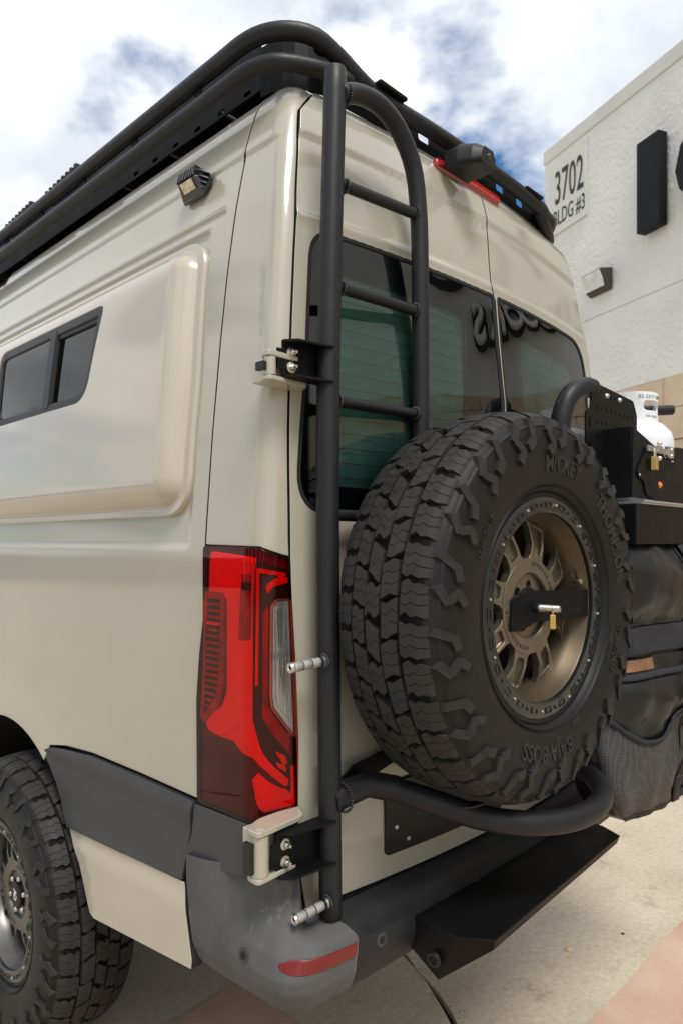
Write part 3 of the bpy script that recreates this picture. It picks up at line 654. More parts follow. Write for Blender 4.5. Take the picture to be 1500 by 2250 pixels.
# --- body-colour door hinges
def hinge(cx, cy, z0, z1, r, xe, ye):
    g = G(); g.cyl((cx, cy, z0+.010), (cx, cy, z1-.011), r, 28); hg = g.obj('door_hinge', PAINT, van, smooth=60)
    for za, zb in ((z0-.002, z0+.009), (z1-.010, z1+.003)):
        g = G(); po = rnd([(cx-r*1.15, cy-r*1.1), (xe, ye-.055), (xe+.03, ye), (cx+.03, ye), (cx-r*1.1, cy+r*1.2)], r*.8, 5)
        g.prism(po, za, zb, lambda a, b, c_: Vector((a, b, c_))); g.obj('hinge_arm', PAINT, hg, bevel=.003)
    g = G(); g.b2((cx-r-.012, cy-.006, z0+.018), (cx-r-.001, cy+.02, z1-.022)); g.obj('rubber_buffer', BLACKP, hg, bevel=.002)
    g = G(); g.lathe([(0, .002), (r*.5, .002), (r*.55, 0)], (cx, cy, z1+.003), (0, 0, 1), 16); g.obj('hinge_pin', PAINT, hg)
    g = G(); g.b2((cx, cy+.01, z0), (cx+.05, cy+.06, z1-.01)); g.obj('hinge_leaf', PAINT, hg, bevel=.003)
hinge(.958, 1.146, 2.003, 2.062, .0125, 1.06, 1.195); hinge(.934, 1.150, .950, 1.055, .0185, 1.05, 1.195)
# --- third brake light and rear camera housing
p0, n0 = at(.50, 2.84, .0)
bl = panel('high_brake_light', rnd([(.505, 2.740), (.83, 2.738), (.83, 2.756), (.505, 2.759)], .008, 3), REDLAMP, van, step=.02, off=.022, depth=.03, lip=.004, label='red high brake light strip')
p, n = at(.655, 2.83, 0)
g = G(); ln = []
for t, w, zz, h in ((0, .075, .05, .05), (.05, .074, .05, .052), (.10, .062, .038, .046), (.128, .044, .028, .034)):
    ln.append([Vector((1.70+a*w*.82, 1.19-t*.85, 2.722+zz*.75+b*h*.75)) for a, b in ((-1, -.9), (-.95, .2), (-.6, .9), (.6, .9), (.95, .2), (1, -.9))])
for i in range(3): g.add(ln[i]+ln[i+1], [(k, (k+1) % 6, (k+1) % 6+6, k+6) for k in range(6)])
g.add(ln[0], [tuple(range(6))]); g.add(ln[3], [tuple(range(6))])
cm = g.obj('rear_camera', BLACKP, van, bevel=.012, seg=3)
g = G(); q = Vector((1.70, 1.080, 2.742)); g.lathe([(0, .003), (.006, .003), (.009, 0), (.009, -.01)], q, (0, -1, -.25), 16); g.obj('camera_lens', GLOSSB, cm)
# --- side work lamp
wl = thing('work_lamp', '', 'x'); del wl['category']; del wl['label']; wl.parent = van; wl['label'] = 'small black finned scene lamp on the side panel'
zc, sc = 2.612, -.352
p, n = at(sc, zc, .0); u = Vector((0, 1, 0)); v = n.cross(u).normalized()
v = v if v.z > 0 else -v
def wf(a, b, c): return p+u*a*.84+v*b*.86+n*c*.8
hexo = [(-.085, 0.005), (-.055, .037), (.055, .037), (.085, .005), (.055, -.04), (-.055, -.04)]
g = G(); g.prism(hexo, .0, .012, wf); g.obj('lamp_base', GLOSSB, wl, bevel=.003)
g = G(); vs = [wf(a, b, .010) for a, b in ((-.058, -.036), (.058, -.036), (.058, .034), (-.058, .034))]+[wf(a, b, c) for a, b, c in ((-.048, -.024, .022), (.048, -.024, .022), (.046, .000, .052), (-.046, .000, .052))]
g.add(vs, [(4, 5, 6, 7), (0, 1, 5, 4), (1, 2, 6, 5), (2, 3, 7, 6), (3, 0, 4, 7)]); g.obj('lamp_body', GLOSSB, wl, bevel=.002)
g = G(); g.prism([(.0, .050), (.034, .050), (.036, .01), (.0, .01)], -.045, .045, lambda b, c, a_: wf(a_, b, c)); g.obj('lamp_housing', GLOSSB, wl, bevel=.002)
nf = (vs[5]-vs[4]).cross(vs[7]-vs[4]).normalized()
if nf.dot(n) < 0: nf = -nf
def lf(a, b, c): return vs[4]+(vs[5]-vs[4])*a+(vs[7]-vs[4])*b+nf*c
g = G(); g.prism([(.15, .12), (.80, .12), (.80, .95), (.15, .95)], .001, .004, lf); g.obj('lamp_reflector', AMBER, wl)
for i in range(9):
    a = -.044+i*.011; g = G(); g.prism([(.002, .048), (.003, .058), (.036, .058), (.040, .020), (.034, .015)], a-.0018, a+.0018, lambda b, c, a_: wf(a_, b, c)); g.obj('cooling_fin', GLOSSB, wl)
for sgn in (-1, 1):
    for i in range(4):
        b = .022-i*.015; g = G(); g.prism([(.058, .010), (.076-.005*i, .012), (.060, .040-.008*i), (.047, .052-.009*i)], b-.002, b+.002, lambda a_, c, b_: wf(sgn*a_, b_, c)); g.obj('cooling_fin', GLOSSB, wl)

# ------------------------------------------------------------------ text helper
FONT = bpy.data.curves.new('t', 'FONT').font
def textmesh(s, size=1, ext=0, spacing=1., bold=0.):
    c = bpy.data.curves.new('t', 'FONT'); c.body = s; c.size = size; c.extrude = ext; c.space_character = spacing; c.offset = bold; c.align_x = 'CENTER'; c.resolution_u = 3
    o = bpy.data.objects.new('t', c); COL.objects.link(o); dg = bpy.context.evaluated_depsgraph_get()
    me = bpy.data.meshes.new_from_object(o.evaluated_get(dg)); bpy.data.objects.remove(o)
    return [Vector(v.co) for v in me.vertices], [tuple(p.vertices) for p in me.polygons]
def gtext(g, s, size, fr, ext=.0, spacing=1., bold=0., sx=1.):
    v, f = textmesh(s, size, ext, spacing, bold); g.add([fr(p.x*sx, p.y, p.z) for p in v], f); return g
def arctext(g, s, r, a_mid, size, h, ext, spacing=1., bold=0.):
    """letters round a circle in the XY plane of the wheel (axis +Z towards the viewer), tops outwards, read clockwise"""
    v, f = textmesh(s, size, ext, spacing, bold); vs = []
    for p in v:
        rr = r+p.y; a = a_mid-p.x/r; vs.append(Vector((rr*math.cos(a), rr*math.sin(a), h(rr)+p.z))); 
    g.add(vs, f); return g
# ------------------------------------------------------------------ tyre and wheel, axis +Z, outer face towards +Z
R_, W_ = .437, .128
def Rs(a): a = abs(a); return R_-.9*a*a-(max(0, a-.10)*.25)-max(0, a-.1225)*1.5
def slab(g, A, T0, T1, dep=.013, taper=.0012, RR=R_, shoulder=0):
    """A: axial positions, T0/T1: arc positions of both edges"""
    n = len(A); top = []; bot = []
    def P(t, a, r): return Vector((r*math.cos(t/RR), r*math.sin(t/RR), a))
    for T, sg in ((T0, -1), (T1, 1)):
        for i in range(n):
            e = -1 if i == 0 else (1 if i == n-1 else 0)
            top.append(P(T[i], A[i], Rs(A[i]))); bot.append(P(T[i]+sg*taper, A[i]+e*taper, Rs(A[i])-dep))
    fs = []
    for i in range(n-1):
        fs.append((i, i+1, n+i+1, n+i)); fs.append((i+1, i, 2*n+i, 2*n+i+1)); fs.append((n+i, n+i+1, 3*n+i+1, 3*n+i))
    fs.append((0, n, 3*n, 2*n)); fs.append((n-1, 2*n-1, 4*n-1, 3*n-1))
    g.add(top+bot, fs)
def block(A, edge, t0, t1, cuts=2, gap=.0016, zig=None, gapside=None):
    """one tread block split by sipes; edge(i) shapes both ends, zig shapes the sipes"""
    g = G(); n = len(A); zig = zig or edge
    cur0 = [t0+e for e in edge]
    for k in range(cuts+1):
        f = (k+1)/(cuts+1)
        if k == cuts: hi = [t1+e for e in edge]
        else: hi = [t0+(t1-t0)*f+z for z in zig]
        slab(g, A, cur0, [h-(gap/2 if k < cuts else 0) for h in hi]); cur0 = [h+gap/2 for h in hi]
    return g
def blend(mesh_g, name, m): 
    me = bpy.data.meshes.new(name); me.from_pydata(mesh_g.v, [], mesh_g.f)
    bm = bmesh.new(); bm.from_mesh(me); bmesh.ops.recalc_face_normals(bm, faces=bm.faces); bm.to_mesh(me); bm.free()
    me.materials.append(m); return me
NB = 36
PT = 2*PI*R_/NB
def ax(a0, a1, n): return [a0+(a1-a0)*k/(n-1) for k in range(n)]
rows = []
z5 = [0, .004, -.002, .005, .001]
# outer shoulder lugs (+ side), alternating long and short; inner rows; centre; mirrored shoulder
lugA = block([.068, .079, .090, .104, .1215, .139], [0, .006, .001, .007, .005, .004], .003, PT-.012, 2, zig=[0, .007, 0, .006, .007, .005])
lugB = block([.071, .082, .094, .106, .119, .131], [.002, -.005, .004, .001, .006, .008], .003, PT-.012, 2, zig=[0, .004, -.003, .003, .001, 0])
lugs_meshes = [blend(lugA, 'tread_block', RUB), blend(lugB, 'tread_block', RUB)]
lugC = block([-.134, -.118, -.104, -.090, -.078, -.066], [.005, .005, .006, .001, .006, 0], .004, PT-.012, 2)
lugc_m = blend(lugC, 'tread_block', RUB)
mi1 = [blend(block([.021, .033, .045, .060], [.012, .006, .0, .003], .003, PT-.007, 2, zig=[.010, .002, .006, 0]), 'tread_block', RUB), blend(block([.025, .037, .050, .063], [.008, .010, .002, -.004], .003, PT-.008, 2, zig=[.004, .010, -.002, .002]), 'tread_block', RUB)]
mi2 = [blend(block([-.060, -.046, -.034, -.022], [-.004, 0, .007, .010], .003, PT-.007, 2, zig=[.0, .005, 0, .008]), 'tread_block', RUB), blend(block([-.062, -.050, -.038, -.026], [.002, -.002, .008, .004], .003, PT-.008, 2), 'tread_block', RUB)]
ce = [blend(block([-.018, -.006, .004, .015], [-.010, -.003, .006, .012], .003, PT*.94-.010, 1, zig=[-.002, .008, -.004, .006]), 'tread_block', RUB), blend(block([-.021, -.009, .006, .018], [.004, -.006, .006, -.003], .003, PT*.9-.010, 2), 'tread_block', RUB)]
for r_, msh, ph in ((0, lugs_meshes, 0), (1, mi1, .45), (2, ce, .15), (3, mi2, .7), (4, [lugc_m], .35)): rows.append((msh, ph))
# sidewall claws
def claw(kind):
    g = G(); segs = [(.410, 0, .390, .028), (.390, .028, .366, .010), (.366, .010, .352, .030)] if kind else [(.412, .012, .376, .030), (.376, .030, .368, .052)]
    for r0, t0, r1, t1 in segs:
        a0, a1 = t0/R_, t1/R_; p0 = Vector((r0*math.cos(a0), r0*math.sin(a0), 0)); p1 = Vector((r1*math.cos(a1), r1*math.sin(a1), 0))
        d = (p1-p0).normalized(); q = Vector((-d.y, d.x, 0))*.0082; p1 = p1+d*.005
        def hz(r): return float(np.interp(r, [.33, .36, .385, .405, .415], [.146, .1455, .141, .134, .128]))
        b = [p0-q, p0+q, p1+q, p1-q]; lo = [v+Vector((0, 0, hz(v.length)-.004)) for v in b]; hi = [v*.999+Vector((0, 0, hz(v.length)+.0085)) for v in b]
        g.add(lo+hi, [(4, 5, 6, 7), (0, 4, 7, 3), (1, 2, 6, 5), (0, 1, 5, 4), (2, 3, 7, 6)])
    return blend(g, 'sidewall_claw', RUB)
claws = [claw(0), claw(1)]
def hside(r): return float(np.interp(r, [.262, .285, .33, .36, .385, .405], [.118, .137, .1462, .1458, .141, .133]))
def RM(r): return r+.037*max(0., min(1., (r-.285)/(.437-.285)))
def remap(me):
    if me.get('remapped'): return me
    for v in me.vertices:
        r = math.hypot(v.co.x, v.co.y)
        if r > 1e-6: k = RM(r)/r; v.co.x *= k; v.co.y *= k
    me['remapped'] = 1; return me
def flatten(me, deg=25): me.shade_flat(); return me
for ms, _ in rows:
    for me in ms: flatten(me)
for me in claws: flatten(me)
SPK = {}
def wheel_parts(root, alloy, alloy_d, spare):
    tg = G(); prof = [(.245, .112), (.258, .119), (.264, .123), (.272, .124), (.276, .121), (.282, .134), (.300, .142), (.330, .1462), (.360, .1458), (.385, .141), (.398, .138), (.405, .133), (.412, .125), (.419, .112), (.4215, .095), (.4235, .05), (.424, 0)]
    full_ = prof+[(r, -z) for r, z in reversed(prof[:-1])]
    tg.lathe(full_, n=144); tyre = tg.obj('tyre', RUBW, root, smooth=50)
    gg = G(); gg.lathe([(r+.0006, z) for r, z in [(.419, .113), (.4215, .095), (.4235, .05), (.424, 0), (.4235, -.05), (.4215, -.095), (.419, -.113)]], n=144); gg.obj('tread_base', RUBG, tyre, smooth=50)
    for ri, (ms, ph) in enumerate(rows):
        for k in range(NB):
            o = bpy.data.objects.new('tread_block', ms[k % len(ms)]); COL.objects.link(o); o.parent = tyre; o.rotation_euler = (0, 0, 2*PI*(k+ph)/NB)
    for k in range(NB):
        o = bpy.data.objects.new('sidewall_claw', claws[k % 2]); COL.objects.link(o); o.parent = tyre; o.rotation_euler = (0, 0, 2*PI*(k+.1)/NB)
    gg = G()
    for r in (.286, .290): gg.lathe([(r-.001, hside(r)-.001), (r, hside(r)+.0012), (r+.001, hside(r)-.001)], n=128)
    gg.lathe([(.398, .1375), (.400, .1395), (.404, .1365), (.405, .132)], n=128)
    gg.obj('sidewall_ridge', RUBW, tyre, smooth=60)
    if spare:
        D = math.radians
        for s, r, am, size, sp in (('MICKEY', .314, 84, .044, 1.0), ('THOMPSON', .314, 30, .044, 1.0), ('BAJA BOSS', .314, -96, .044, 1.0), ('LT285/70R17', .318, -22, .020, 1.15), ('POWERPLY XD', .297, -20, .013, 1.1), ('TUBELESS', .297, -70, .009, 1.1), ('LT285/70R17', .318, 150, .016, 1.1)):
            gg = G(); arctext(gg, s, r, D(am), size, lambda q: hside(q)+.0012, .0020, sp, .0006); gg.obj('sidewall_lettering', RUB, tyre, smooth=0)
        gg = G()
        for a0, a1, r in ((-34, -6, .293), (-34, -6, .3115)):
            gg.tube([(r*math.cos(D(t)), r*math.sin(D(t)), hside(r)+.0005) for t in np.linspace(a0, a1, 16)], .0008, 6)
        for t in (-34, -6): gg.tube([(r*math.cos(D(t)), r*math.sin(D(t)), hside(r)+.0005) for r in (.293, .3115)], .0008, 6)
        gg.obj('lettering_border', RUB, tyre)
        rr_ = random.Random(3); gg = G()
        for k in range(90):
            a = rr_.uniform(0, 2*PI); r = rr_.choice([rr_.uniform(.27, .40), .405]); h = hside(r); L = rr_.uniform(.002, .007)
            gg.cyl((r*math.cos(a), r*math.sin(a), h), (r*math.cos(a)+rr_.uniform(-.002, .002), r*math.sin(a), h+L), .0005, 4)
        gg.obj('mould_hair', RUB, tyre, kind='stuff')
    for o in list(tyre.children)+[tyre]: remap(o.data)
    # rim: barrel, disc, spokes
    bg_ = G(); bg_.lathe([(.238, .118), (.228, .119), (.222, .110), (.219, .088), (.212, .080), (.209, .060), (.203, .045), (.200, .020), (.198, -.10)], n=96); rim = bg_.obj('rim', alloy_d, root, smooth=40)
    gb = G(); gb.lathe([(0, -.06), (.2, -.06)], n=48); gb.obj('rim_back', WELL, rim)
    rg = G(); rg.lathe([(.264, .117), (.2635, .124), (.258, .127), (.229, .127), (.2255, .124), (.2245, .112)], n=96); ring = rg.obj('beadlock_ring', RING, root, smooth=40)
    for k in range(24):
        a = 2*PI*k/24; g1 = G(); da = .052
        loopo = [(.252, -da), (.252, da), (.238, da), (.238, -da)]; loopi = [(.2495, -da+.010), (.2495, da-.010), (.2405, da-.010), (.2405, -da+.010)]
        dn = lambda L: [p for p in dens(L, .02)]
        g1.holed(dn(loopo), [dn(loopi)], .1268, .1292, lambda r, t, h: Vector((r*math.cos(a+t), r*math.sin(a+t), h))); g1.obj('ring_pocket', RING, ring, smooth=0)
        g2 = G(); t = a+PI/24; g2.lathe([(0, .0045), (.0028, .0045), (.0038, .003), (.0038, 0)], (.245*math.cos(t), .245*math.sin(t), .127), (0, 0, 1), 8); g2.obj('bolt', STEEL if k % 2 else RING, ring)
    # disc
    zf = .078
    holes = [[(.052*math.cos(2*PI*k/6+.3)+ .0115*math.cos(q), .052*math.sin(2*PI*k/6+.3)+.0115*math.sin(q)) for q in (2*PI*j/10 for j in range(10))] for k in range(6)]
    circ = lambda r, n=60: [(r*math.cos(2*PI*k/n), r*math.sin(2*PI*k/n)) for k in range(n)]
    fr = lambda a, b, c: Vector((a, b, c))
    hb = G(); hb.holed(circ(.083), holes, zf-.024, zf-.012, fr); hb.obj('hub_face', alloy, rim, smooth=30)
    dg_ = G(); dg_.holed(circ(.117), [circ(.081)], zf-.022, zf, fr); dg_.lathe([(.081, zf), (.078, zf-.003), (.076, zf-.014)], n=60); dg_.obj('disc', alloy, rim, smooth=30, bevel=.001)
    for k in range(8):
        a = 2*PI*k/8+math.radians(29); R2 = Matrix.Rotation(a, 4, 'Z')
        w0, w1 = .028, .036
        sp = [(.108, -w0-.008), (.122, -w0), (.150, -w0+.001), (.190, -w1), (.206, -w1-.012), (.206, w1+.012), (.190, w1), (.150, w0-.001), (.122, w0), (.108, w0+.008)]
        pk = rnd([(.128, -.016), (.197, -.025), (.197, .025), (.128, .016)], .008, 3)
        ff = lambda x, y, h: R2 @ Vector((x, y, zf-.002+h-max(0, x-.15)*.30))
        s1 = G(); s1.holed(dens(sp, .02), [dens(pk, .02)], -.020, 0, ff); so = s1.obj('spoke', alloy, rim, smooth=0, bevel=.0022)
        s2 = G(); s2.prism(pk, -.016, -.011, ff); s2.obj('spoke_pocket', alloy, so, smooth=0) if False else None
        s1b = G(); s1b.prism(pk, -.018, -.010, ff); s1b.obj('spoke', alloy, rim, smooth=0)
    lt = G(); D = math.radians
    for am, s in ((45, 'OFFROAD.AGILE'), (-135, 'OFFROAD.AGILE')): lt = G(); arctext(lt, s, .0975, D(am), .0135, lambda q: zf+.0003, .0002, 1.5, .0004); lt.obj('engraved_lettering', ENGR, rim, smooth=0)
    return tyre, rim
# ---- spare wheel
SX_, SZ_ = 1.544, 1.504
FY = .812+.127      # mid plane of the spare: its ring face stands at y = .82
sp = thing('spare_wheel', 'chunky all-terrain spare wheel with bronze rim and black beadlock ring hung on the rear carrier', 'spare wheel', (SX_-.004, FY, SZ_), rot=(PI/2, 0, -math.radians(2)))
ty, rim = wheel_parts(sp, BRONZE, BRONZED, True)
# ---- rear road wheel
rw = thing('rear_wheel', '', 'x'); del rw['category']; rw['label'] = 'rear road wheel with dark grey rim'
rw.parent = van; rw.location = (.885+.132, 2.47, .452); rw.rotation_euler = (PI/2, 0, -PI/2); rw.scale = (.985, .985, .985)
def wheel_as_part(root):
    """van > rear_wheel > pieces: blocks become children of the wheel itself"""
    n0 = set(bpy.data.objects)
    wheel_parts(root, GUN, GUN, False)
    news = [o for o in bpy.data.objects if o not in n0]
    for o in news:
        if o.parent is not root:
            o.parent = root
    return news
wheel_as_part(rw)
g = G(); g.lathe([(0, .082), (.036, .082), (.041, .079), (.043, .05)], n=32); g.obj('centre_cap', BLACKP, rw, smooth=40)
g = G(); gtext(g, 'AO', .034, lambda a, b, c: Vector((b-.012, -a, .0825+c)), .0004, .8, .0006, sx=.8); g.obj('cap_logo', SIGNW, rw, smooth=0)
for k in range(6):
    a = 2*PI*k/6+.3; g = G(); g.lathe([(0, .022), (.007, .022), (.010, .017), (.010, 0)], (.058*math.cos(a), .058*math.sin(a), .058), (0, 0, 1), 6); g.obj('lug_nut', STEEL, rw, smooth=0)

# ------------------------------------------------------------------ ladder and spare carrier
lad = thing('ladder_carrier', 'black tubular ladder and tyre carrier bolted to the left rear door hinges', 'ladder')
TR = .026
pole_pts = [(1.116, 1.123, .820), (1.108, 1.120, 1.25), (1.102, 1.118, 1.65), (1.104, 1.12, 1.95), (1.116, 1.123, 2.3), (1.138, 1.130, 2.735)]
def endtube(pts, r, n=20, name='tube', par=None, m=BLACKT, sub=8, dome=True):
    P = spline(pts, sub) if len(pts) > 2 else [Vector(p) for p in pts]
    g = G()
    if dome:
        d0 = (P[0]-P[1]).normalized(); d1 = (P[-1]-P[-2]).normalized()
        rr = [r*.55, r*.9, r]+[r]*(len(P)-2)+[r, r*.9, r*.55]
        PP = [P[0]+d0*.006, P[0]+d0*.004]+P+[P[-1]+d1*.004, P[-1]+d1*.006]
        rl = [r*.8, r*.94]+[r]*len(P)+[r*.94, r*.8]
        idx = {}
        g.tube(PP, lambda t: rl[int(round(t*(len(PP)-1)))], n)
    else: g.tube(P, r, n)
    return g.obj(name, m, par, smooth=50)
endtube(pole_pts, TR, 24, 'upright_tube', lad)
hoop = [(1.150, 1.122, 2.686), (1.21, 1.122, 2.712), (1.285, 1.122, 2.718), (1.355, 1.122, 2.688), (1.41, 1.122, 2.62), (1.433, 1.122, 2.515), (1.440, 1.122, 2.365), (1.443, 1.122, 2.01), (1.446, 1.122, 1.6), (1.446, 1.122, 1.30)]
endtube(hoop, .0225, 22, 'side_rail', lad)
def weldring(p, d, r, par, m=WELD):
    u, w, d = frame_from_dir(d); g = G(); n = 26; P = Vector(p)
    for k in range(n):
        a = 2*PI*k/n; q = P+(u*math.cos(a)+w*math.sin(a))*r
        g.lathe([(0, .0025), (.003, .002), (.0042, 0), (.003, -.002), (0, -.0025)], q, u*-math.sin(a)+w*math.cos(a), 8)
    return g.obj('weld', m, par, smooth=60)
for zl, zr in ((2.475, 2.502), (2.238, 2.254), (1.978, 1.988), (1.72, 1.72)):
    xl = 1.122+(zl-2.3)*.045
    g = G(); g.cyl((xl, 1.12, zl), (1.440, 1.122, zr), .0135, 18); g.obj('rung', BLACKT, lad)
    weldring((xl+.026, 1.118, zl), (1, 0, 0), .0145, lad); weldring((1.417, 1.121, zr), (1, 0, .0), .0145, lad)
weldring((1.160, 1.120, 2.687), (1, 0, .1), .022, lad)
# hinge brackets
def bracket(zc, h, x0, y0, x1):
    br = None
    g = G(); t = .005; z0, z1 = zc-h/2, zc+h/2
    g.b2((x0, y0, z0), (x1, y0+t, z1)); br = g.obj('hinge_bracket', BLACKS, lad, bevel=.002)
    for za, zb in ((z0, z0+t), (z1-t, z1)):
        g = G(); g.prism([(x0, y0+.001), (x0, y0-.004), (x0+.02, y0-.030), (x1, y0-.045), (x1, y0+.001)], za-.0005, zb+.0005, lambda a, b, c: Vector((a, b, c))); g.obj('flange', BLACKS, br, bevel=.0015)
    g = G(); g.b2((x0-.014, y0+.0005, zc-h*.27), (x0+.002, y0+t-.0005, zc+h*.27)); g.obj('tongue', BLACKS, br, bevel=.001)
    for dz in (-h*.19, h*.19):
        g = G(); c = (x0+.024, y0, zc+dz)
        g.lathe([(0, .0035), (.0075, .0035), (.0125, .002), (.0125, 0)], c, (0, -1, 0), 20); g.obj('washer', STEEL, br)
        g = G(); g.lathe([(0, .012), (.006, .012), (.0075, .010), (.0075, .002)], c, (0, -1, 0), 6); g.obj('nut', STEEL, br, smooth=0)
        g = G(); g.lathe([(0, .019), (.0035, .019), (.004, .017), (.004, .01)], c, (0, -1, 0), 12); g.obj('stud', STEEL, br)
bracket(2.052, .082, .986, 1.138, 1.098)
bracket(.992, .098, .968, 1.138, 1.105)
# foot pegs pointing to the left
def peg(z, xa, y, zb):
    root = None
    d = Vector((-.95, .12, zb)).normalized(); o = Vector((xa, y, z))
    g = G(); g.lathe([(0, 0), (.012, 0), (.012, .012), (.0115, .013), (.0098, .0135), (.0098, .090), (.009, .091)], o, d, 24); pg = g.obj('foot_peg', BLACKP, lad, smooth=40)
    for h0 in (.018, .042, .066):
        g = G(); g.lathe([(.0095, h0-.001), (.0110, h0+.001), (.0110, h0+.019), (.0095, h0+.021)], o, d, 28); g.obj('knurled_sleeve', KNURL, pg, smooth=40)
    g = G(); g.lathe([(.0098, .002), (.0122, .003), (.0122, .011), (.0098, .013)], o, d, 28); g.obj('collar', STEEL, pg, smooth=40)
    g = G(); g.lathe([(.0050, .0935), (.0064, .0955), (.0106, .0955), (.0118, .093), (.0118, .089), (.0095, .088)], o, d, 28); g.obj('end_ring', STEEL, pg, smooth=40)
    g = G(); g.lathe([(0, .086), (.0065, .087), (.0065, .0935)], o, d, 16); g.obj('peg_bore', GAP, pg)
    weldring(o+d*.002, d, .014, lad)
peg(1.397, 1.082, 1.105, -.06); peg(.862, 1.092, 1.105, -.10)
# lower loop under the spare
low = [(1.235, 1.085, 1.090), (1.30, .985, 1.062), (1.38, .905, 1.024), (1.485, .838, .998), (1.61, .790, .985), (1.745, .785, .984), (1.87, .835, .988), (1.955, .93, 1.0), (1.98, 1.04, 1.02)]
endtube(low, .0285, 24, 'tyre_cradle_tube', lad, sub=8)
g = G(); g.tube([(1.11, 1.118, 1.078), (1.16, 1.112, 1.086), (1.215, 1.100, 1.094), (1.262, 1.048, 1.082)], .0305, 24); g.obj('cradle_arm', BLACKT, lad, smooth=50)
g = G(); g.prism([(1.13, 1.02), (1.13, 1.10), (1.20, 1.135), (1.34, 1.15), (1.34, 1.11), (1.25, 1.09)], 1.128, 1.134, lambda a, b, c: Vector((a, c, b))); g.obj('gusset_plate', BLACKS, lad, bevel=.001)
weldring((1.13, 1.10, 1.085), (1, 0, 0), .032, lad)
g = G(); g.b2((1.40, 1.10, 1.46), (1.97, 1.15, 1.52)); g.obj('carrier_beam', BLACKT, lad, bevel=.004)
g = G(); g.b2((1.48, 1.075, 1.05), (1.60, 1.099, 1.58)); g.obj('carrier_post', BLACKT, lad, bevel=.004)
g = G(); g.prism([(1.330, .915), (1.345, .935), (1.39, .915), (1.40, .89), (1.345, .90)], 1.052, 1.058, lambda a, b, c: Vector((a, b, c))); g.obj('tie_down_tab', BLACKT, lad, bevel=.001)
# hub clamp plate, threaded stud, nut, flange
zc = SZ_-.004; YD = .82+.127-.078  # face of the disc
g = G(); g.lathe([(.030, .012), (.042, .010), (.048, .004), (.049, -.012), (.030, -.012)], (SX_, YD+.004, zc), (0, -1, 0), 40, close=True); g.obj('clamp_flange', BLACKS, lad, smooth=40)
pl = [(-.100, -.048), (-.094, .026), (-.020, .042), (.211, .028), (.211, -.040), (-.012, -.036), (-.05, -.052)]
def ply(a): return .858-.17*max(0, a)-.10*min(0, a)*.6
g = G(); g.prism(dens(rnd(pl, .004, 2), .02), 0, .005, lambda a, b, c: Vector((SX_+a, ply(a)-c, zc+b+.03*a))); g.obj('locking_plate', BLACKS, lad, smooth=20)
g = G(); gtext(g, 'TMR', .050, lambda a, b, c: Vector((SX_+.135-a, ply(.135-a)-.0056-c, zc-.020+b+.03*(.135-a))), .0003, 1.0, .0006, sx=.85); g.obj('cut_lettering', ENGR, lad, smooth=0)
g = G(); g.lathe([(0, .016), (.009, .016), (.0125, .013), (.0125, 0)], (SX_, .854, zc), (0, -1, 0), 6); g.obj('clamp_nut', BLACKP, lad, smooth=0)
g = G(); pr_ = []; h = .0
while h < .055: pr_ += [(.0088, h), (.0075, h+.0013)]; h += .0027
pr_ += [(.0085, .057), (.0075, .060), (0, .061)]
g.lathe(pr_, (SX_, .850, zc), (.10, -1, 0), 20); g.obj('threaded_stud', STEEL, lad, smooth=30)
# padlock on the stud
def padlock(label, c, s, rot=None):
    L = thing('padlock', label, 'padlock', c, 'brass padlocks')
    if rot: L.rotation_euler = rot
    g = G(); g.b2((-.011*s, -.0055*s, -.028*s), (.011*s, .0055*s, 0)); g.obj('lock_body', BRASS, L, bevel=.0015)
    g = G(); pts = [(-.0062*s, 0, -.004*s), (-.0062*s, 0, .009*s)]+[(-.0062*s*math.cos(t), 0, .011*s+.0062*s*math.sin(t)) for t in np.linspace(0, PI, 9)]+[(.0062*s, 0, .009*s), (.0062*s, 0, -.004*s)]
    g.tube(pts, .0017*s, 10); g.obj('shackle', STEEL, L)
    return L
padlock('small brass padlock hanging on the threaded stud of the spare wheel', (SX_+.004, .808, zc-.014), 1.2, (0, 0, .5))
# valve with its tethered cap
g = G(); vx, vz = SX_+.196, SZ_+.052; inv_ = (Matrix.Translation(sp.location) @ sp.rotation_euler.to_matrix().to_4x4()).inverted()
g.M = inv_
g.cyl((vx+.01, .862, vz), (vx, .838, vz), .0045, 12); g.lathe([(0, .010), (.006, .010), (.0075, .007), (.0075, 0), (.005, -.002)], (vx, .836, vz), (-.2, -1, 0), 14); g.obj('valve_stem', STEEL, sp)
g = G(); g.M = inv_; g.tube([(vx-.012+.016*math.cos(t), .842, vz+.022*math.sin(t)+.004) for t in np.linspace(-.2, PI, 14)], .0018, 8); g.obj('valve_cap_tether', BLACKP, sp)

# ------------------------------------------------------------------ rear step
st = thing('rear_step', 'wide black steel step plate projecting below the rear bumper', 'step')
top = [(1.325, 1.09), (1.315, .925), (1.365, .852), (2.12, .885), (2.155, .955), (2.15, 1.09)]
zt = .765
g = G(); g.prism(top, zt-.006, zt, lambda a, b, c: Vector((a, b, c))); g.obj('step_plate', BLACKS, st, bevel=.002)
g = G(); bot = [(1.335, 1.10), (1.325, .965), (1.385, .90), (2.10, .925), (2.14, .985), (2.14, 1.10)]; n = len(top)
vs = [Vector((a+.002, b+.002, zt-.006)) for a, b in top]+[Vector((top[0][0]+.003, 1.10, .70)), Vector((1.333, .985, .632)), Vector((1.372, .860, .737)), Vector((2.115, .892, .740)), Vector((2.14, 1.0, .66)), Vector((2.14, 1.10, .70))]
g.add(vs, [(i, (i+1) % n, (i+1) % n+n, i+n) for i in range(n)]+[tuple(range(n, 2*n))]); g.obj('step_skirt', BLACKS, st, bevel=.002, smooth=20)
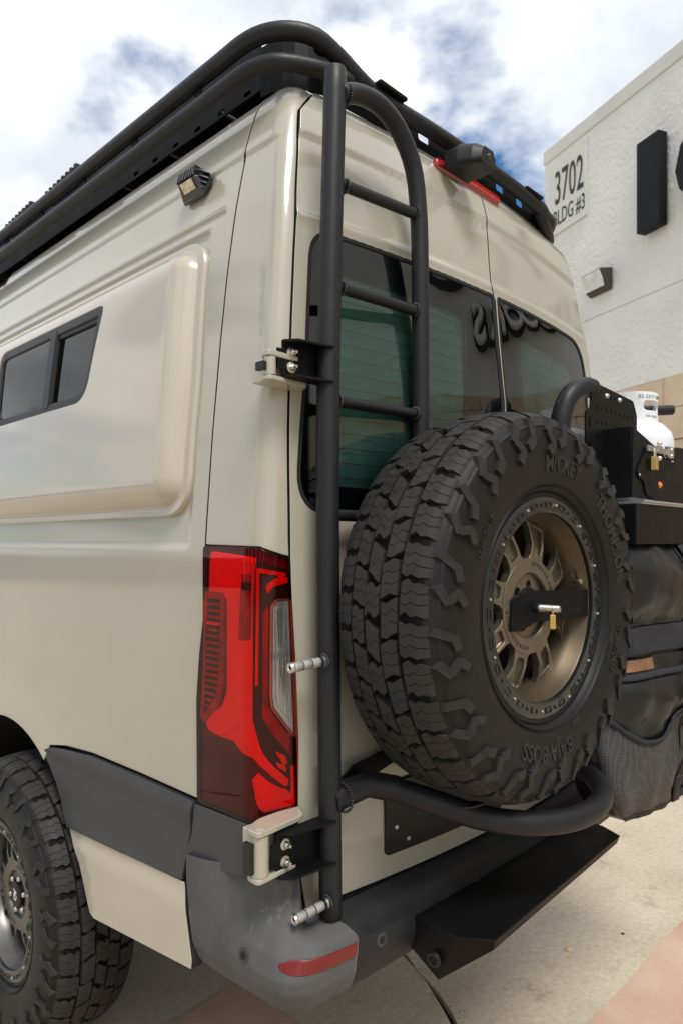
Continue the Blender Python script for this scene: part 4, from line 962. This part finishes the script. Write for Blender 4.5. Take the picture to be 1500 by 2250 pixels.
g = G(); c = Vector((1.317, .985, .688)); g.lathe([(.010, -.004), (.0105, .006), (.016, .006), (.0175, .002), (.0175, -.004)], c, (-1, -.06, 0), 24); g.obj('round_port', BLACKP, st)
g = G(); g.lathe([(0, .0), (.0105, .001)], c+Vector((-.001, 0, 0)), (-1, -.06, 0), 20); g.obj('port_hole', GAP, st)
g = G(); c = Vector((1.312, 1.075, .712)); g.lathe([(0, .010), (.008, .010), (.010, .008), (.010, .002)], c, (-.8, -.6, 0), 6); g.lathe([(0, .003), (.015, .003), (.016, 0)], c, (-.8, -.6, 0), 20); g.obj('gold_bolt', GOLD, st, smooth=20)
g = G(); g.b2((1.32, 1.08, .68), (2.12, 1.20, .74)); g.obj('mounting_beam', BLACKS, st)

# ------------------------------------------------------------------ roof rack
rk = thing('roof_rack', 'black tubular roof rack running round the edge of the van roof', 'roof rack')
def ring(x0, x1, y0, y1, z, rc, bow=0):
    pts = [(x0, y1, z)]
    for y in [y1-.3-.08*0]+list(np.linspace(y1-.6, y0+rc+.09, 24)): pts.append((x0, y, z))
    for t in np.linspace(0, PI/2, 5): pts.append((x0+rc-rc*math.cos(t), y0+rc-rc*math.sin(t), z))
    for x in np.linspace(x0+rc+.06, x1-rc-.06, 12): pts.append((x, y0-bow*(1-((x-XC)/.6)**2), z))
    for t in np.linspace(PI/2, 0, 5): pts.append((x1-rc+rc*math.cos(t), y0+rc-rc*math.sin(t), z))
    for y in np.linspace(y0+rc+.05, y1, 6): pts.append((x1, y, z))
    return pts
UP = ring(1.085, 2.475, 1.235, 5.6, 2.906, .17, .03)
# the rail drops a little towards the back
def drop(p):
    x, y, z = p
    if y > 1.5: return (x, y, z)
    t = max(0, min(1, (x-1.14)/.28)); return (x, y, z-.078*t*t*(3-2*t))
endtube([drop(p) for p in UP], .0215, 18, 'upper_rail', rk, sub=3)
LOp = ring(1.078, 2.482, 1.245, 5.6, 2.824, .15, 0)
lo1 = [p for p in LOp if p[0] < 1.20]; lo2 = [p for p in LOp if p[0] > 2.4]
lo1 = [(x, y, z) for x, y, z in lo1 if x < 1.17]+[(1.215, 1.240, 2.826), (1.29, 1.236, 2.832)]
lo2 = [(2.25, 1.232, 2.822), (2.31, 1.240, 2.80)]+[(x, y, z-.03*max(0, min(1, (1.6-y)/.3))) for x, y, z in lo2 if x > 2.36]
endtube(lo1, .0205, 18, 'lower_rail', rk, sub=3); endtube(lo2, .0205, 18, 'lower_rail', rk, sub=3)
for y in [1.60+.34*k for k in range(12)]:
    for x, sg in ((1.085, 1), (2.475, -1)):
        g = G(); g.prism([(y-.035, 2.835), (y+.0, 2.835), (y+.035, 2.895), (y+.0, 2.895)], x+sg*.004, x+sg*.010, lambda a, b, c: Vector((c, a, b))); g.obj('brace', BLACKS, rk)
# slotted side plates
def slots(y0, y1, step, h, z, r):
    L = []; y = y0
    while y < y1: L.append(rect(y, z-h/2, y+r, z+h/2, h*.45, 3)); y += step
    return L
for x, sg in ((1.155, 1), (2.43, -1)):
    g = G(); g.holed([(1.42, 2.832), (5.55, 2.832), (5.55, 2.965), (1.42, 2.965)], slots(1.46, 2.1, .115, .012, 2.846, .030), x, x+sg*.005, lambda a, b, c: Vector((c, a, b))); g.obj('side_plate', BLACKS, rk, smooth=0)
    # curved corner piece of the plate
    g = G(); pts = [(XC+(x-XC)+sg*(.13-.13*math.cos(t)), 1.42-.13*math.sin(t)) for t in np.linspace(0, PI/2, 7)]
    for i in range(6):
        (xa, ya), (xb, yb) = pts[i], pts[i+1]
        g.add([(xa, ya, 2.81), (xb, yb, 2.81), (xb, yb, 2.94), (xa, ya, 2.94)], [(0, 1, 2, 3)])
    g.obj('corner_plate', BLACKS, rk, smooth=60)
hl = [rect(a, 2.813, a+.05, 2.838, .01, 3) for a in np.arange(1.32, 2.3, .135)]
def rp(a, b, c): return Vector((a, 1.27-.03*(1-((a-XC)/.6)**2)+c, b))
g = G(); g.holed(dens([(1.26, 2.788), (2.36, 2.788), (2.36, 2.86), (1.26, 2.86)], .1), hl, 0, .005, rp); g.obj('rear_plate', BLACKS, rk, smooth=0)
for y in np.arange(1.38, 5.5, .30):
    g = G(); g.b2((1.16, y, 2.905), (2.425, y+.285, 2.92)); g.obj('deck_slat', BLACKS, rk, bevel=.004)
for xa_, za_ in ((1.36, 2.846), (2.10, 2.84)):
    g = G(); g.b2((xa_, 1.186, za_-.004), (xa_+.11, 1.225, za_+.006)); g.obj('rail_clamp', BLACKS, rk, bevel=.003)
g = G(); g.lathe([(0, .02), (.02, .018), (.03, 0)], (1.235, 1.262, 2.90), (0, 0, 1), 20); g.obj('rail_knob', BLACKP, rk)
# recovery boards strapped on top
for i, (y0, y1) in enumerate(((2.42, 2.70), (2.82, 3.10))):
    rb = thing('recovery_board', ('black ribbed recovery board on the roof rack, the one nearer the rear' if i == 0 else 'black ribbed recovery board on the roof rack, the one further forward'), 'recovery board', (1.2, y0, 2.955), 'recovery boards on the roof rack')
    g = G(); g.b2((-.06, 0, 0), (.24, y1-y0, .045)); g.obj('board', BLACKP, rb, bevel=.01)
    for k in range(8):
        g = G(); g.b2((-.07, .01+k*(y1-y0)/8, .04), (.25, .03+k*(y1-y0)/8, .062-.002*k)); g.obj('rib', BLACKP, rb, bevel=.004)

# ------------------------------------------------------------------ right-hand carrier with gas bottle and bag
rc = thing('gear_carrier', 'black swing-out gear carrier right of the spare wheel with drilled plate and beam', 'carrier')
endtube([(1.965, 1.00, 1.02), (1.965, 1.00, 1.5), (1.962, 1.00, 1.95), (1.970, .995, 2.05), (2.00, .985, 2.105), (2.06, .975, 2.135), (2.11, .97, 2.138)], .030, 22, 'upright_tube', rc)
g = G()
def plf(a, b, c): return Vector((a, .955-c+.0, b))
ov = [rnd([(2.028, 2.055), (2.060, 2.066), (2.068, 2.135), (2.105, 2.15), (2.385, 2.135), (2.415, 2.09), (2.42, 1.87), (2.10, 1.90), (2.03, 1.90)], .012, 3)]
hs_ = []
for j in range(5):
    for i in range(9):
        x = 2.105+i*.034; z = 2.075-j*.044
        hs_.append([(x+.0042*math.cos(q), z+.0062*math.sin(q)) for q in (2*PI*k/8 for k in range(8))])
for i in range(2): hs_.append(rect(2.048, 2.01-i*.075, 2.058, 2.04-i*.075, .004, 2))
for x in (2.205, 2.235): hs_.append([(x+.006*math.cos(q), 2.118+.007*math.sin(q)) for q in (2*PI*k/8 for k in range(8))])
g.holed(dens(ov[0], .1), hs_, 0, .005, plf); g.obj('drilled_plate', BLACKS, rc, smooth=0)
for x in (2.172, 2.268): g = G(); g.lathe([(0, .008), (.006, .007), (.009, 0)], (x, .949, 2.120), (0, -1, 0), 16); g.obj('bolt', STEEL, rc)
# bottle bracket
bx, by, bz0, bz1 = 2.15, .865, 1.795, 2.012
g = G(); g.b2((bx, by, bz0), (bx+.006, by+.13, bz1)); g.obj('bracket_side', BLACKS, rc)
fp = [(bx, bz0), (bx+.385, bz0), (bx+.40, bz1-.02), (bx+.335, bz1-.035), (bx+.275, bz1-.055), (bx+.265, bz1-.085), (bx+.245, bz1-.058), (bx+.01, bz1)]
g = G(); g.prism([(bx, bz0), (bx+.25, bz0), (bx+.25, bz1-.068), (bx+.245, bz1-.058), (bx+.01, bz1)], 0, .005, lambda a, b, c: Vector((a, by-c, b))); g.obj('bracket_face', BLACKS, rc, bevel=.001)
g = G(); g.prism(rnd([(bx+.03, bz1-.150), (bx+.08, bz1-.165), (bx+.10, bz1-.205), (bx+.28, bz1-.235), (bx+.60, bz1-.225), (bx+.60, bz1-.02), (bx+.36, bz1-.03), (bx+.285, bz1-.050), (bx+.268, bz1-.085), (bx+.240, bz1-.062), (bx+.10, bz1-.062), (bx+.03, bz1-.13)], .008, 2), .006, .011, lambda a, b, c: Vector((a, by-c, b))); g.obj('strap_plate', BLACKS, rc, bevel=.001)
g = G(); g.b2((2.03, .80, 1.652), (2.95, .96, 1.770)); g.obj('carrier_beam', BLACKS, rc, bevel=.003)
g = G(); g.b2((2.06, .795, 1.770), (2.95, .965, 1.777)); g.obj('beam_tray', SILVER, rc, bevel=.001)
g = G(); g.tube([(x, .793, 1.778) for x in (2.06, 2.95)], .004, 10); g.obj('tray_edge_rope', SILVER, rc)
# latch
lx, lz = bx+.165, bz1-.058
g = G(); g.b2((lx-.075, by-.020, lz-.009), (lx+.135, by-.012, lz+.009)); g.obj('latch_bar', STEEL, rc, bevel=.001)
g = G(); g.b2((lx+.088, by-.024, lz-.016), (lx+.135, by-.010, lz+.020)); g.b2((lx-.005, by-.026, lz-.006), (lx+.03, by-.011, lz+.013)); g.obj('latch_keeper', STEEL, rc, bevel=.001)
for dx, dz in ((.015, .022), (.015, -.026), (.115, .010), (.115, -.010)): g = G(); g.lathe([(0, .008), (.005, .007), (.0085, .001), (.0085, -.004)], (lx+dx, by-.02, lz+dz), (0, -1, 0), 14); g.obj('rivet', STEEL, rc)
padlock('brass padlock locking the latch of the gas bottle bracket', (lx-.040, by-.026, lz-.026), 1.5, (0, 0, .15))
for i in range(5):
    for j in range(2): g = G(); g.lathe([(0, .001), (.003, .001)], (lx+.145+.012*j, by-.0125, lz+.028-i*.013), (0, -1, 0), 8); g.obj('strap_hole', SIGNW, rc)
g = G(); g.lathe([(0, .006), (.004, .006), (.009, .004), (.011, 0)], (lx+.040, by-.012, bz1-.168), (0, -1, 0), 18); g.obj('orange_grommet', ORANGE, rc)
g = G(); g.lathe([(0, .0072), (.003, .0072)], (lx+.040, by-.012, bz1-.168), (0, -1, 0), 10); g.obj('grommet_pin', SIGNW, rc)
g = G(); g.b2((lx-.035, by-.0122, bz1-.170), (lx+.015, by-.0112, bz1-.166)); g.obj('adjust_slot', GAP, rc)
g = G(); g.lathe([(0, .005), (.004, .004), (.006, 0)], (bx+.045, by-.008, bz1-.145), (0, -1, 0), 12); g.obj('screw', STEEL, rc)
# gas bottle
gb = thing('gas_bottle', 'white steel gas bottle with a pierced collar standing on the gear carrier', 'gas bottle', (2.57, 1.045, 1.780))
gb.scale = (1.15, 1.15, 1.10)
g = G(); g.lathe([(0, .0), (.11, .0), (.125, .02), (.135, .05), (.135, .215), (.128, .245), (.105, .272), (.07, .288), (.03, .293), (0, .294)], n=48); g.obj('bottle_shell', TANKW, gb, smooth=60)
g = G()
def cf(a, b, c): return Vector(((.088+c)*math.sin(a/.09), -(.088+c)*math.cos(a/.09), b))
co = dens([(-.16, .270), (.10, .270), (.10, .345), (.085, .372), (-.14, .372), (-.15, .34)], .012)
g.holed(co, [dens(rect(-.060, .312, .005, .345, .015, 4), .012), dens(rect(-.150, .305, -.135, .34, .007, 3), .012)], 0, .003, cf); g.obj('collar', TANKW, gb, smooth=30)
g = G()
gtext(g, '02-2317 OM', .016, lambda a, b, c: cf(a-.03, b+.351, .0035+c), .0002, 1.1); g.obj('stamped_lettering', INK, gb, smooth=0); g = G(); gtext(g, 'TW 18 LB', .010, lambda a, b, c: cf(a-.03, b+.290, .0035+c), .0002, 1.1); g.obj('stamped_lettering', INK, gb, smooth=0)
g = G(); g.cyl((0, 0, .29), (0, 0, .345), .013, 14); g.cyl((0, 0, .325), (.13, -.09, .335), .017, 16); g.obj('valve', BLACKP, gb)
# bag
bag = thing('gear_bag', 'black vinyl spare-tyre bag with mesh pocket and straps hanging right of the spare wheel', 'bag', (2.35, .92, 1.25))
g = G(); nx, nz = 60, 80
def bagp(u, v, side):
    # u 0..1 across, v 0..1 from top to bottom
    wdt = .36+.03*math.sin(v*PI)+.04*(v > .45)*math.sin((v-.45)/.55*PI)
    x = -wdt+(wdt+.50)*u; x += (.10*max(0, (v-.82)/.18)**2)*(1-u)
    z = .405-v*.83; z -= .03*math.sin(PI*u)*v**4
    bulge = .05+.09*math.sin(PI*min(1, max(0, u)))**.5*(.55+.45*math.sin(PI*v))*(1-.6*max(0, (v-.85)/.15)**2)
    bulge += .045*math.sin(PI*min(1, v/.30))+.03*math.sin(PI*max(0, min(1, (v-.46)/.18)))
    wr = .030*noise.noise(Vector((x*5, z*4, 1)))+.016*noise.noise(Vector((x*11+z*5, z*8-x*4, 4)))+.004*noise.noise(Vector((x*34, z*26, 9)))
    return Vector((x, (-bulge-wr) if side else (bulge*.5), z))
for side in (1, 0):
    k = len(g.v); g.v += [bagp(i/nx, j/nz, side) for j in range(nz+1) for i in range(nx+1)]
    for j in range(nz):
        for i in range(nx): a = k+j*(nx+1)+i; g.f.append((a, a+1, a+nx+2, a+nx+1))
n1_ = (nx+1)*(nz+1)
for j in range(nz):
    for i in (0, nx): a = j*(nx+1)+i; g.f.append((a, a+nx+1, a+nx+1+n1_, a+n1_))
for i in range(nx):
    for j in (0, nz): a = j*(nx+1)+i; g.f.append((a, a+1, a+1+n1_, a+n1_))
g.obj('bag_body', VINYL, bag, smooth=180)
def bagpatch(name, u0, u1, v0, v1, m, off, par, n=(16, 16), shape=None, **kw):
    g = G(); nu, nv = n; k = 0
    for j in range(nv+1):
        for i in range(nu+1):
            u = u0+(u1-u0)*i/nu; v = v0+(v1-v0)*j/nv
            if shape: u, v = shape(i/nu, j/nv)
            p = bagp(u, v, 1); q = p+Vector((0, -off, 0)); g.v.append(q)
    for j in range(nv):
        for i in range(nu): a = j*(nu+1)+i; g.f.append((a, a+1, a+nu+2, a+nu+1))
    o = g.obj(name, m, par, smooth=180, **kw); sm_ = o.modifiers.new('s', 'SOLIDIFY'); sm_.thickness = .004; sm_.offset = 1
    return o
def cross_mesh():
    m = bpy.data.materials.new('open_net_fabric'); m.use_nodes = True; t = m.node_tree; b = t.nodes['Principled BSDF']
    b.inputs['Base Color'].default_value = (.06, .06, .062, 1); b.inputs['Roughness'].default_value = .55
    tcn = N(t, 'ShaderNodeTexCoord'); vo = N(t, 'ShaderNodeTexVoronoi'); vo.inputs['Scale'].default_value = 130; vo.feature = 'DISTANCE_TO_EDGE'; vo.inputs['Randomness'].default_value = .25
    t.links.new(tcn.outputs['Object'], vo.inputs[0]); r = N(t, 'ShaderNodeValToRGB'); r.color_ramp.elements[0].position = .10; r.color_ramp.elements[1].position = .22
    r.color_ramp.elements[0].color = (.055, .055, .057, 1); r.color_ramp.elements[1].color = (.014, .014, .015, 1); t.links.new(vo.outputs[0], r.inputs[0]); t.links.new(r.outputs[0], b.inputs['Base Color'])
    return m
NET = cross_mesh()
bagpatch('mesh_pocket', .0, .52, .60, .97, NET, .006, bag, shape=lambda a, b: (a*.42+.0, .60+.10*math.sin(PI*min(1, a*1.05))**1.5*(1-b)+b*.37))
bagpatch('pocket_binding', .0, .6, .6, .63, WEB, .010, bag, n=(20, 1), shape=lambda a, b: (a*.43, .592+.10*math.sin(PI*min(1, a*1.05))**1.5+b*.022))
bagpatch('hook_strip', .02, .43, .30, .395, WEB, .003, bag)
bagpatch('flap_edge', .0, .43, .405, .455, VINYL, .007, bag)
bagpatch('zip', .0, .43, .455, .475, WEB, .009, bag, n=(30, 2))
bagpatch('leather_patch', .04, .20, .408, .447, LEATHER, .012, bag)
for u in (.45, .60): bagpatch('vertical_strap', u, u+.06, .0, 1.0, WEB, .010, bag, n=(2, 50))
for v in (.56, .64, .72, .80, .88): bagpatch('loop_stitch', .44, .70, v, v+.004, STEEL if False else TRIM, .0145, bag, n=(10, 1))
bagpatch('bottom_binding', 0, 1, .965, 1.0, WEB, .004, bag, n=(30, 2))
g = G(); p = bagp(.44, .41, 1); g.b2((p.x-.022, p.y-.03, p.z-.028), (p.x+.026, p.y-.012, p.z+.03)); bk = g.obj('buckle', BLACKP, bag, bevel=.004)
g = G(); q = [bagp(.445, .43, 1)+Vector((0, -.025, 0)), bagp(.40, .52, 1)+Vector((0, -.035, 0)), bagp(.36, .60, 1)+Vector((0, -.03, 0)), bagp(.40, .66, 1)+Vector((0, -.03, 0)), bagp(.47, .60, 1)+Vector((0, -.025, 0)), bagp(.53, .56, 1)+Vector((0, -.02, 0))]
S_ = spline(q, 8)
for a, b in zip(S_, S_[1:]):
    d = (b-a).normalized(); w = d.cross(Vector((0, 1, 0)))*.016; w.y -= .0; g.add([a-w, a+w, b+w, b-w], [(0, 1, 2, 3)])
o = g.obj('loose_strap', WEB, bag, smooth=180); m_ = o.modifiers.new('s', 'SOLIDIFY'); m_.thickness = .003
seam = G(); seam.tube([bagp(.435, v, 1)+Vector((0, -.003, 0)) for v in np.linspace(0, .55, 30)], .003, 8); seam.obj('piping', WEB, bag)

# ------------------------------------------------------------------ building
P0 = Vector((11.02, 5.89, 0)); DW = Vector((-.413, -.911, 0)).normalized(); NW = Vector((-.911, .413, 0)).normalized()   # NW: outward normal, towards the van
def wfr(t, z, c): return P0+DW*t+NW*c+Vector((0, 0, z))
bd = thing('building', 'white stucco commercial building with a stone base behind the van on the right', 'building', tuple(P0))
bd.location = (0, 0, 0)
LEN, HT, DEP = 22, 8.32, 14
g = G(); g.prism([(0, 3.9), (LEN, 3.9), (LEN, 5.13), (0, 5.13)], -DEP, 0, wfr); g.obj('wall', STUCCO, bd, smooth=0)
g = G(); g.prism([(0, 5.145), (LEN, 5.145), (LEN, HT-.22), (0, HT-.22)], -DEP, 0, wfr); g.obj('wall', STUCCO, bd, smooth=0)
g = G(); g.prism([(.01, 5.12), (LEN-.01, 5.12), (LEN-.01, 5.155), (.01, 5.155)], -DEP+.02, -.012, wfr); g.obj('reveal_joint', CAP, bd, smooth=0)
g = G(); g.prism([(-.02, HT-.22), (LEN+.02, HT-.22), (LEN+.02, HT), (-.02, HT)], -DEP-.02, .025, wfr); g.obj('parapet_cap', CAP, bd, bevel=.01)
g = G(); g.prism([(.01, 0), (LEN-.01, 0), (LEN-.01, 3.9), (.01, 3.9)], -DEP+.01, -.02, wfr); g.obj('base_core', STONE, bd, smooth=0)
bh = .433; bw = .86; rr_ = random.Random(5)
for j in range(9):
    x = -(bw/2 if j % 2 else 0)
    while x < 11:
        a0, a1 = max(0, x), min(11, x+bw)
        if a1-a0 > .1:
            g = G(); e = rr_.uniform(.0, .022); g.prism([(a0+.008, j*bh+.008), (a1-.008, j*bh+.008), (a1-.008, (j+1)*bh-.008), (a0+.008, (j+1)*bh-.008)], -.03, .015+e, wfr); g.obj('stone', STONE, bd, smooth=0)
        x += bw
# address panel
ap = thing('address_sign', 'white address panel reading 3702 BLDG #3 high on the corner of the building', 'sign')
def tpt(px_t, z): return px_t
T = lambda x, y: (P0-Vector((x, y, 0))).length
t0, t1 = T(10.91, 5.64)-.0, T(10.58, 4.93)
g = G(); g.prism([(t0-.09, 6.78), (t1+.0, 6.80), (t1, 8.02), (t0-.09, 7.95)], .003, .03, wfr); g.obj('sign_panel', PANELW, ap, bevel=.004)
tm = (t0+t1)/2+.0
g = G(); gtext(g, '3702', .78, lambda a, b, c: wfr(tm-.02+a, 7.27+b, .034+c), .002, 1.0, .004, sx=.46); g.obj('number', INK, ap, smooth=0)
g = G(); gtext(g, 'BLDG #3', .36, lambda a, b, c: wfr(tm-.02+a, 6.92+b, .034+c), .002, 1.0, .001, sx=.56); g.obj('lettering', INK, ap, smooth=0)
# big black letters
ta, tb = T(10.08, 3.82), T(9.92, 3.47)
def letter(label, poly, c0=.04, c1=.20, m=SIGNB, name='sign_letter'):
    g = G(); g.prism(poly, c0, c1, wfr); o = g.obj(name, m, None, bevel=.01); tag(o, label, 'sign letter'); return o
letter('tall plain black bar letter standing proud of the white stucco wall', [(ta, 5.96), (tb+.01, 5.96), (tb+.01, 7.22), (ta, 7.22)])
gl = []
def textletter(s, size, tx, z, label, m=SIGNB, d0=.05, sx=1., bold=.03):
    g = G(); gtext(g, s, size, lambda a, b, c: wfr(tx+a, z+b, d0+.08+c), .08, 1, bold, sx=sx); o = g.obj('sign_letter', m, None, smooth=0); tag(o, label, 'sign letter', 'sign letters on the stucco wall'); return o
textletter('C', 1.45, tb+.80, 6.02, 'large round black letter right after the tall bar letter', bold=.06)
textletter('Y', 1.6, tb+3.9, 5.75, 'large black letter Y above the white lower word on the wall', bold=.06)
textletter('C', 1.6, tb+5.4, 5.75, 'large black letter C between the Y and the last O of the upper word', bold=.06)
textletter('O', 1.6, tb+7.0, 5.75, 'large black letter O ending the upper word on the wall', bold=.06)
WHO = ['first O', 'U after the first O', 'T before the D', 'D in the middle', 'O right after the D', 'second O after the D', 'R near the end', 'S at the end']
for i, ch in enumerate('OUTDOORS'):
    tx = tb+2.75+i*.52
    o = textletter(ch, .74, tx, 4.72, 'white black-edged wall letter, the %s of its word' % WHO[i], SIGNW, .14, bold=.01)
    g = G(); gtext(g, ch, .74, lambda a, b, c: wfr(tx+a, 4.72+b, .10+c), .06, 1, .06); g.obj('letter_edge', SIGNB, o, smooth=0)
# wall lamp
ld = T(10.46, 4.64)
wlm = thing('wall_lamp', 'dark wedge-shaped wall lamp with a clear lens on the white stucco wall', 'wall lamp')
g = G(); w = .24; zl = 5.60
vs = [wfr(ld+a, zl+b, c) for a, b, c in ((-w, -.16, .01), (w, -.16, .01), (w, .18, .01), (-w, .18, .01), (-w*.96, -.11, .11), (w*.96, -.11, .11), (w*.96, .15, .22), (-w*.96, .15, .22))]
g.add(vs, [(0, 1, 5, 4), (1, 2, 6, 5), (2, 3, 7, 6), (3, 0, 4, 7), (4, 5, 6, 7), (0, 3, 2, 1)]); g.obj('lamp_housing', LAMPB, wlm, bevel=.02)
nf = (vs[5]-vs[4]).cross(vs[7]-vs[4]).normalized(); nf = nf if nf.dot(NW) > 0 else -nf
g = G(); g.prism([(.06, .06), (.92, .06), (.95, .5), (.92, .93), (.06, .93), (.04, .5)], .002, .03, lambda a, b, c: vs[4]+(vs[5]-vs[4])*a+(vs[7]-vs[4])*b+nf*c); g.obj('lamp_lens', BULB, wlm, bevel=.01)

# ------------------------------------------------------------------ ground
def struct(o): o['kind'] = 'structure'; return o
g = G(); g.add([(-400, -400, -.03), (400, -400, -.03), (400, 400, -.03), (-400, 400, -.03)], [(0, 1, 2, 3)])
gr = struct(g.obj('ground', DIRT, None, smooth=0))
A0 = Vector((2.256, 1.895, 0)); U = Vector((.464, .886, 0)); V_ = Vector((.886, -.464, 0)); SL = 3.7; rr_ = random.Random(11)
def jagged(a, b, n, j, seed):
    r2 = random.Random(seed); L = []
    for k in range(n): t = k/n; p = (a[0]+(b[0]-a[0])*t, a[1]+(b[1]-a[1])*t); e = r2.uniform(-j, j) if k else 0; L.append((p, e))
    return L
for i in range(-7, 8):
    for k in range(-7, 8):
        u0 = .92-SL+i*SL; v0 = k*SL; near = -1 <= i <= 1 and -1 <= k <= 1; n = 60 if near else 1; gp = .0075
        def edge(a, b, ax, sd):
            r2 = random.Random(sd); pts = []
            for q in range(n):
                t = q/n; e = (r2.uniform(-.004, .004)+.010*math.sin(q*.7+sd)*near) if (q and near) else 0
                pts.append((a[0]+(b[0]-a[0])*t+(e if ax else 0), a[1]+(b[1]-a[1])*t+(0 if ax else e)))
            return pts
        c_ = [(u0+gp, v0+gp), (u0+SL-gp, v0+gp), (u0+SL-gp, v0+SL-gp), (u0+gp, v0+SL-gp)]
        poly = edge(c_[0], c_[1], 0, i*31+k)+edge(c_[1], c_[2], 1, i*17+k*3+5)+list(edge(c_[2], c_[3], 0, i*31+k+1))+edge(c_[3], c_[0], 1, i*17+k*3+2)
        g = G(); g.prism(poly, -.03, rr_.uniform(-.001, .001), lambda a, b, c: A0+U*a+V_*b+Vector((0, 0, c))); g.obj('slab', CONC, gr, smooth=0, bevel=.003 if near else 0, seg=1)
g = G(); g.add([(-30, -.2, -.026), (30, -.2, -.026), (30, .6, -.026), (-30, .6, -.026)], [(0, 1, 2, 3)])
bandp = [(-12, .25), (12, .25), (12, 1.03)]+[(x, 1.075+.003*math.sin(x*9)) for x in np.arange(6, -6, -.15)]+[(-12, 1.07)]
g = G(); g.prism(bandp, .0012, .005, lambda a, b, c: Vector((a, b, c))); struct(g.obj('red_ground_stripe', REDC, None, smooth=0))
g = G(); g.prism([(.6, 1.62)]+[(1.62+.004*math.sin(y*30), y) for y in np.arange(1.62, 2.1, .04)]+[(1.60, 2.12), (.6, 2.06)], .0012, .005, lambda a, b, c: Vector((a, b, c))); struct(g.obj('red_ground_stripe', REDC, None, smooth=0))
for i, (x, y, s, lab) in enumerate(((2.683, 1.331, .016, 'small brown pebble on the concrete near the step'), (2.95, 1.22, .008, 'tiny dark chip lying on the pale concrete'))):
    g = G(); r2 = random.Random(i); g.lathe([(0, s*.5), (s*.6, s*.4), (s, 0)], (x, y, .002), (0, 0, 1), 9); g.v = [v+Vector((r2.uniform(-1, 1), r2.uniform(-1, 1), 0))*s*.25 for v in g.v]; tag(g.obj('pebble', DIRT if i else STONE, None, smooth=60), lab, 'pebble')

g = G(); r2 = random.Random(21)
for k in range(900):
    if k < 500: q = A0+U*r2.uniform(-6, 4)+V_*r2.gauss(0, .03)
    else: q = Vector((r2.uniform(.8, 6), r2.uniform(-1, 6), 0))
    z_ = .0008; r_ = r2.uniform(.0012, .0042) if k < 500 else r2.uniform(.001, .003); a_ = r2.uniform(0, 6)
    g.add([(q.x+r_*math.cos(a_+t), q.y+r_*math.sin(a_+t)*.7, z_) for t in (0, 1.6, 3.1, 4.7)]+[(q.x, q.y, z_+r_*.7)], [(0, 1, 4), (1, 2, 4), (2, 3, 4), (3, 0, 4)])
tag(g.obj('grit', DIRT, None, smooth=0, kind='stuff'), 'loose dark grit scattered on the concrete and along its joints', 'grit')
# far surroundings, to be mirrored in the paint: a low pale hall across the yard
hall = thing('warehouse', 'long pale warehouse across the yard on the left, behind the camera', 'building')
g = G(); g.b2((-26, -18, 0), (-18, 24, 6.2)); g.obj('wall', STUCCO, hall, smooth=0)
g = G(); g.b2((-26.2, -18.2, 6.2), (-17.9, 24.2, 6.5)); g.obj('parapet_cap', CAP, hall, smooth=0)
for k in range(5):
    g = G(); g.b2((-18.0, -14+k*7.4, .1), (-17.93, -10.2+k*7.4, 3.9)); g.obj('roller_door', TRIM, hall, smooth=0)
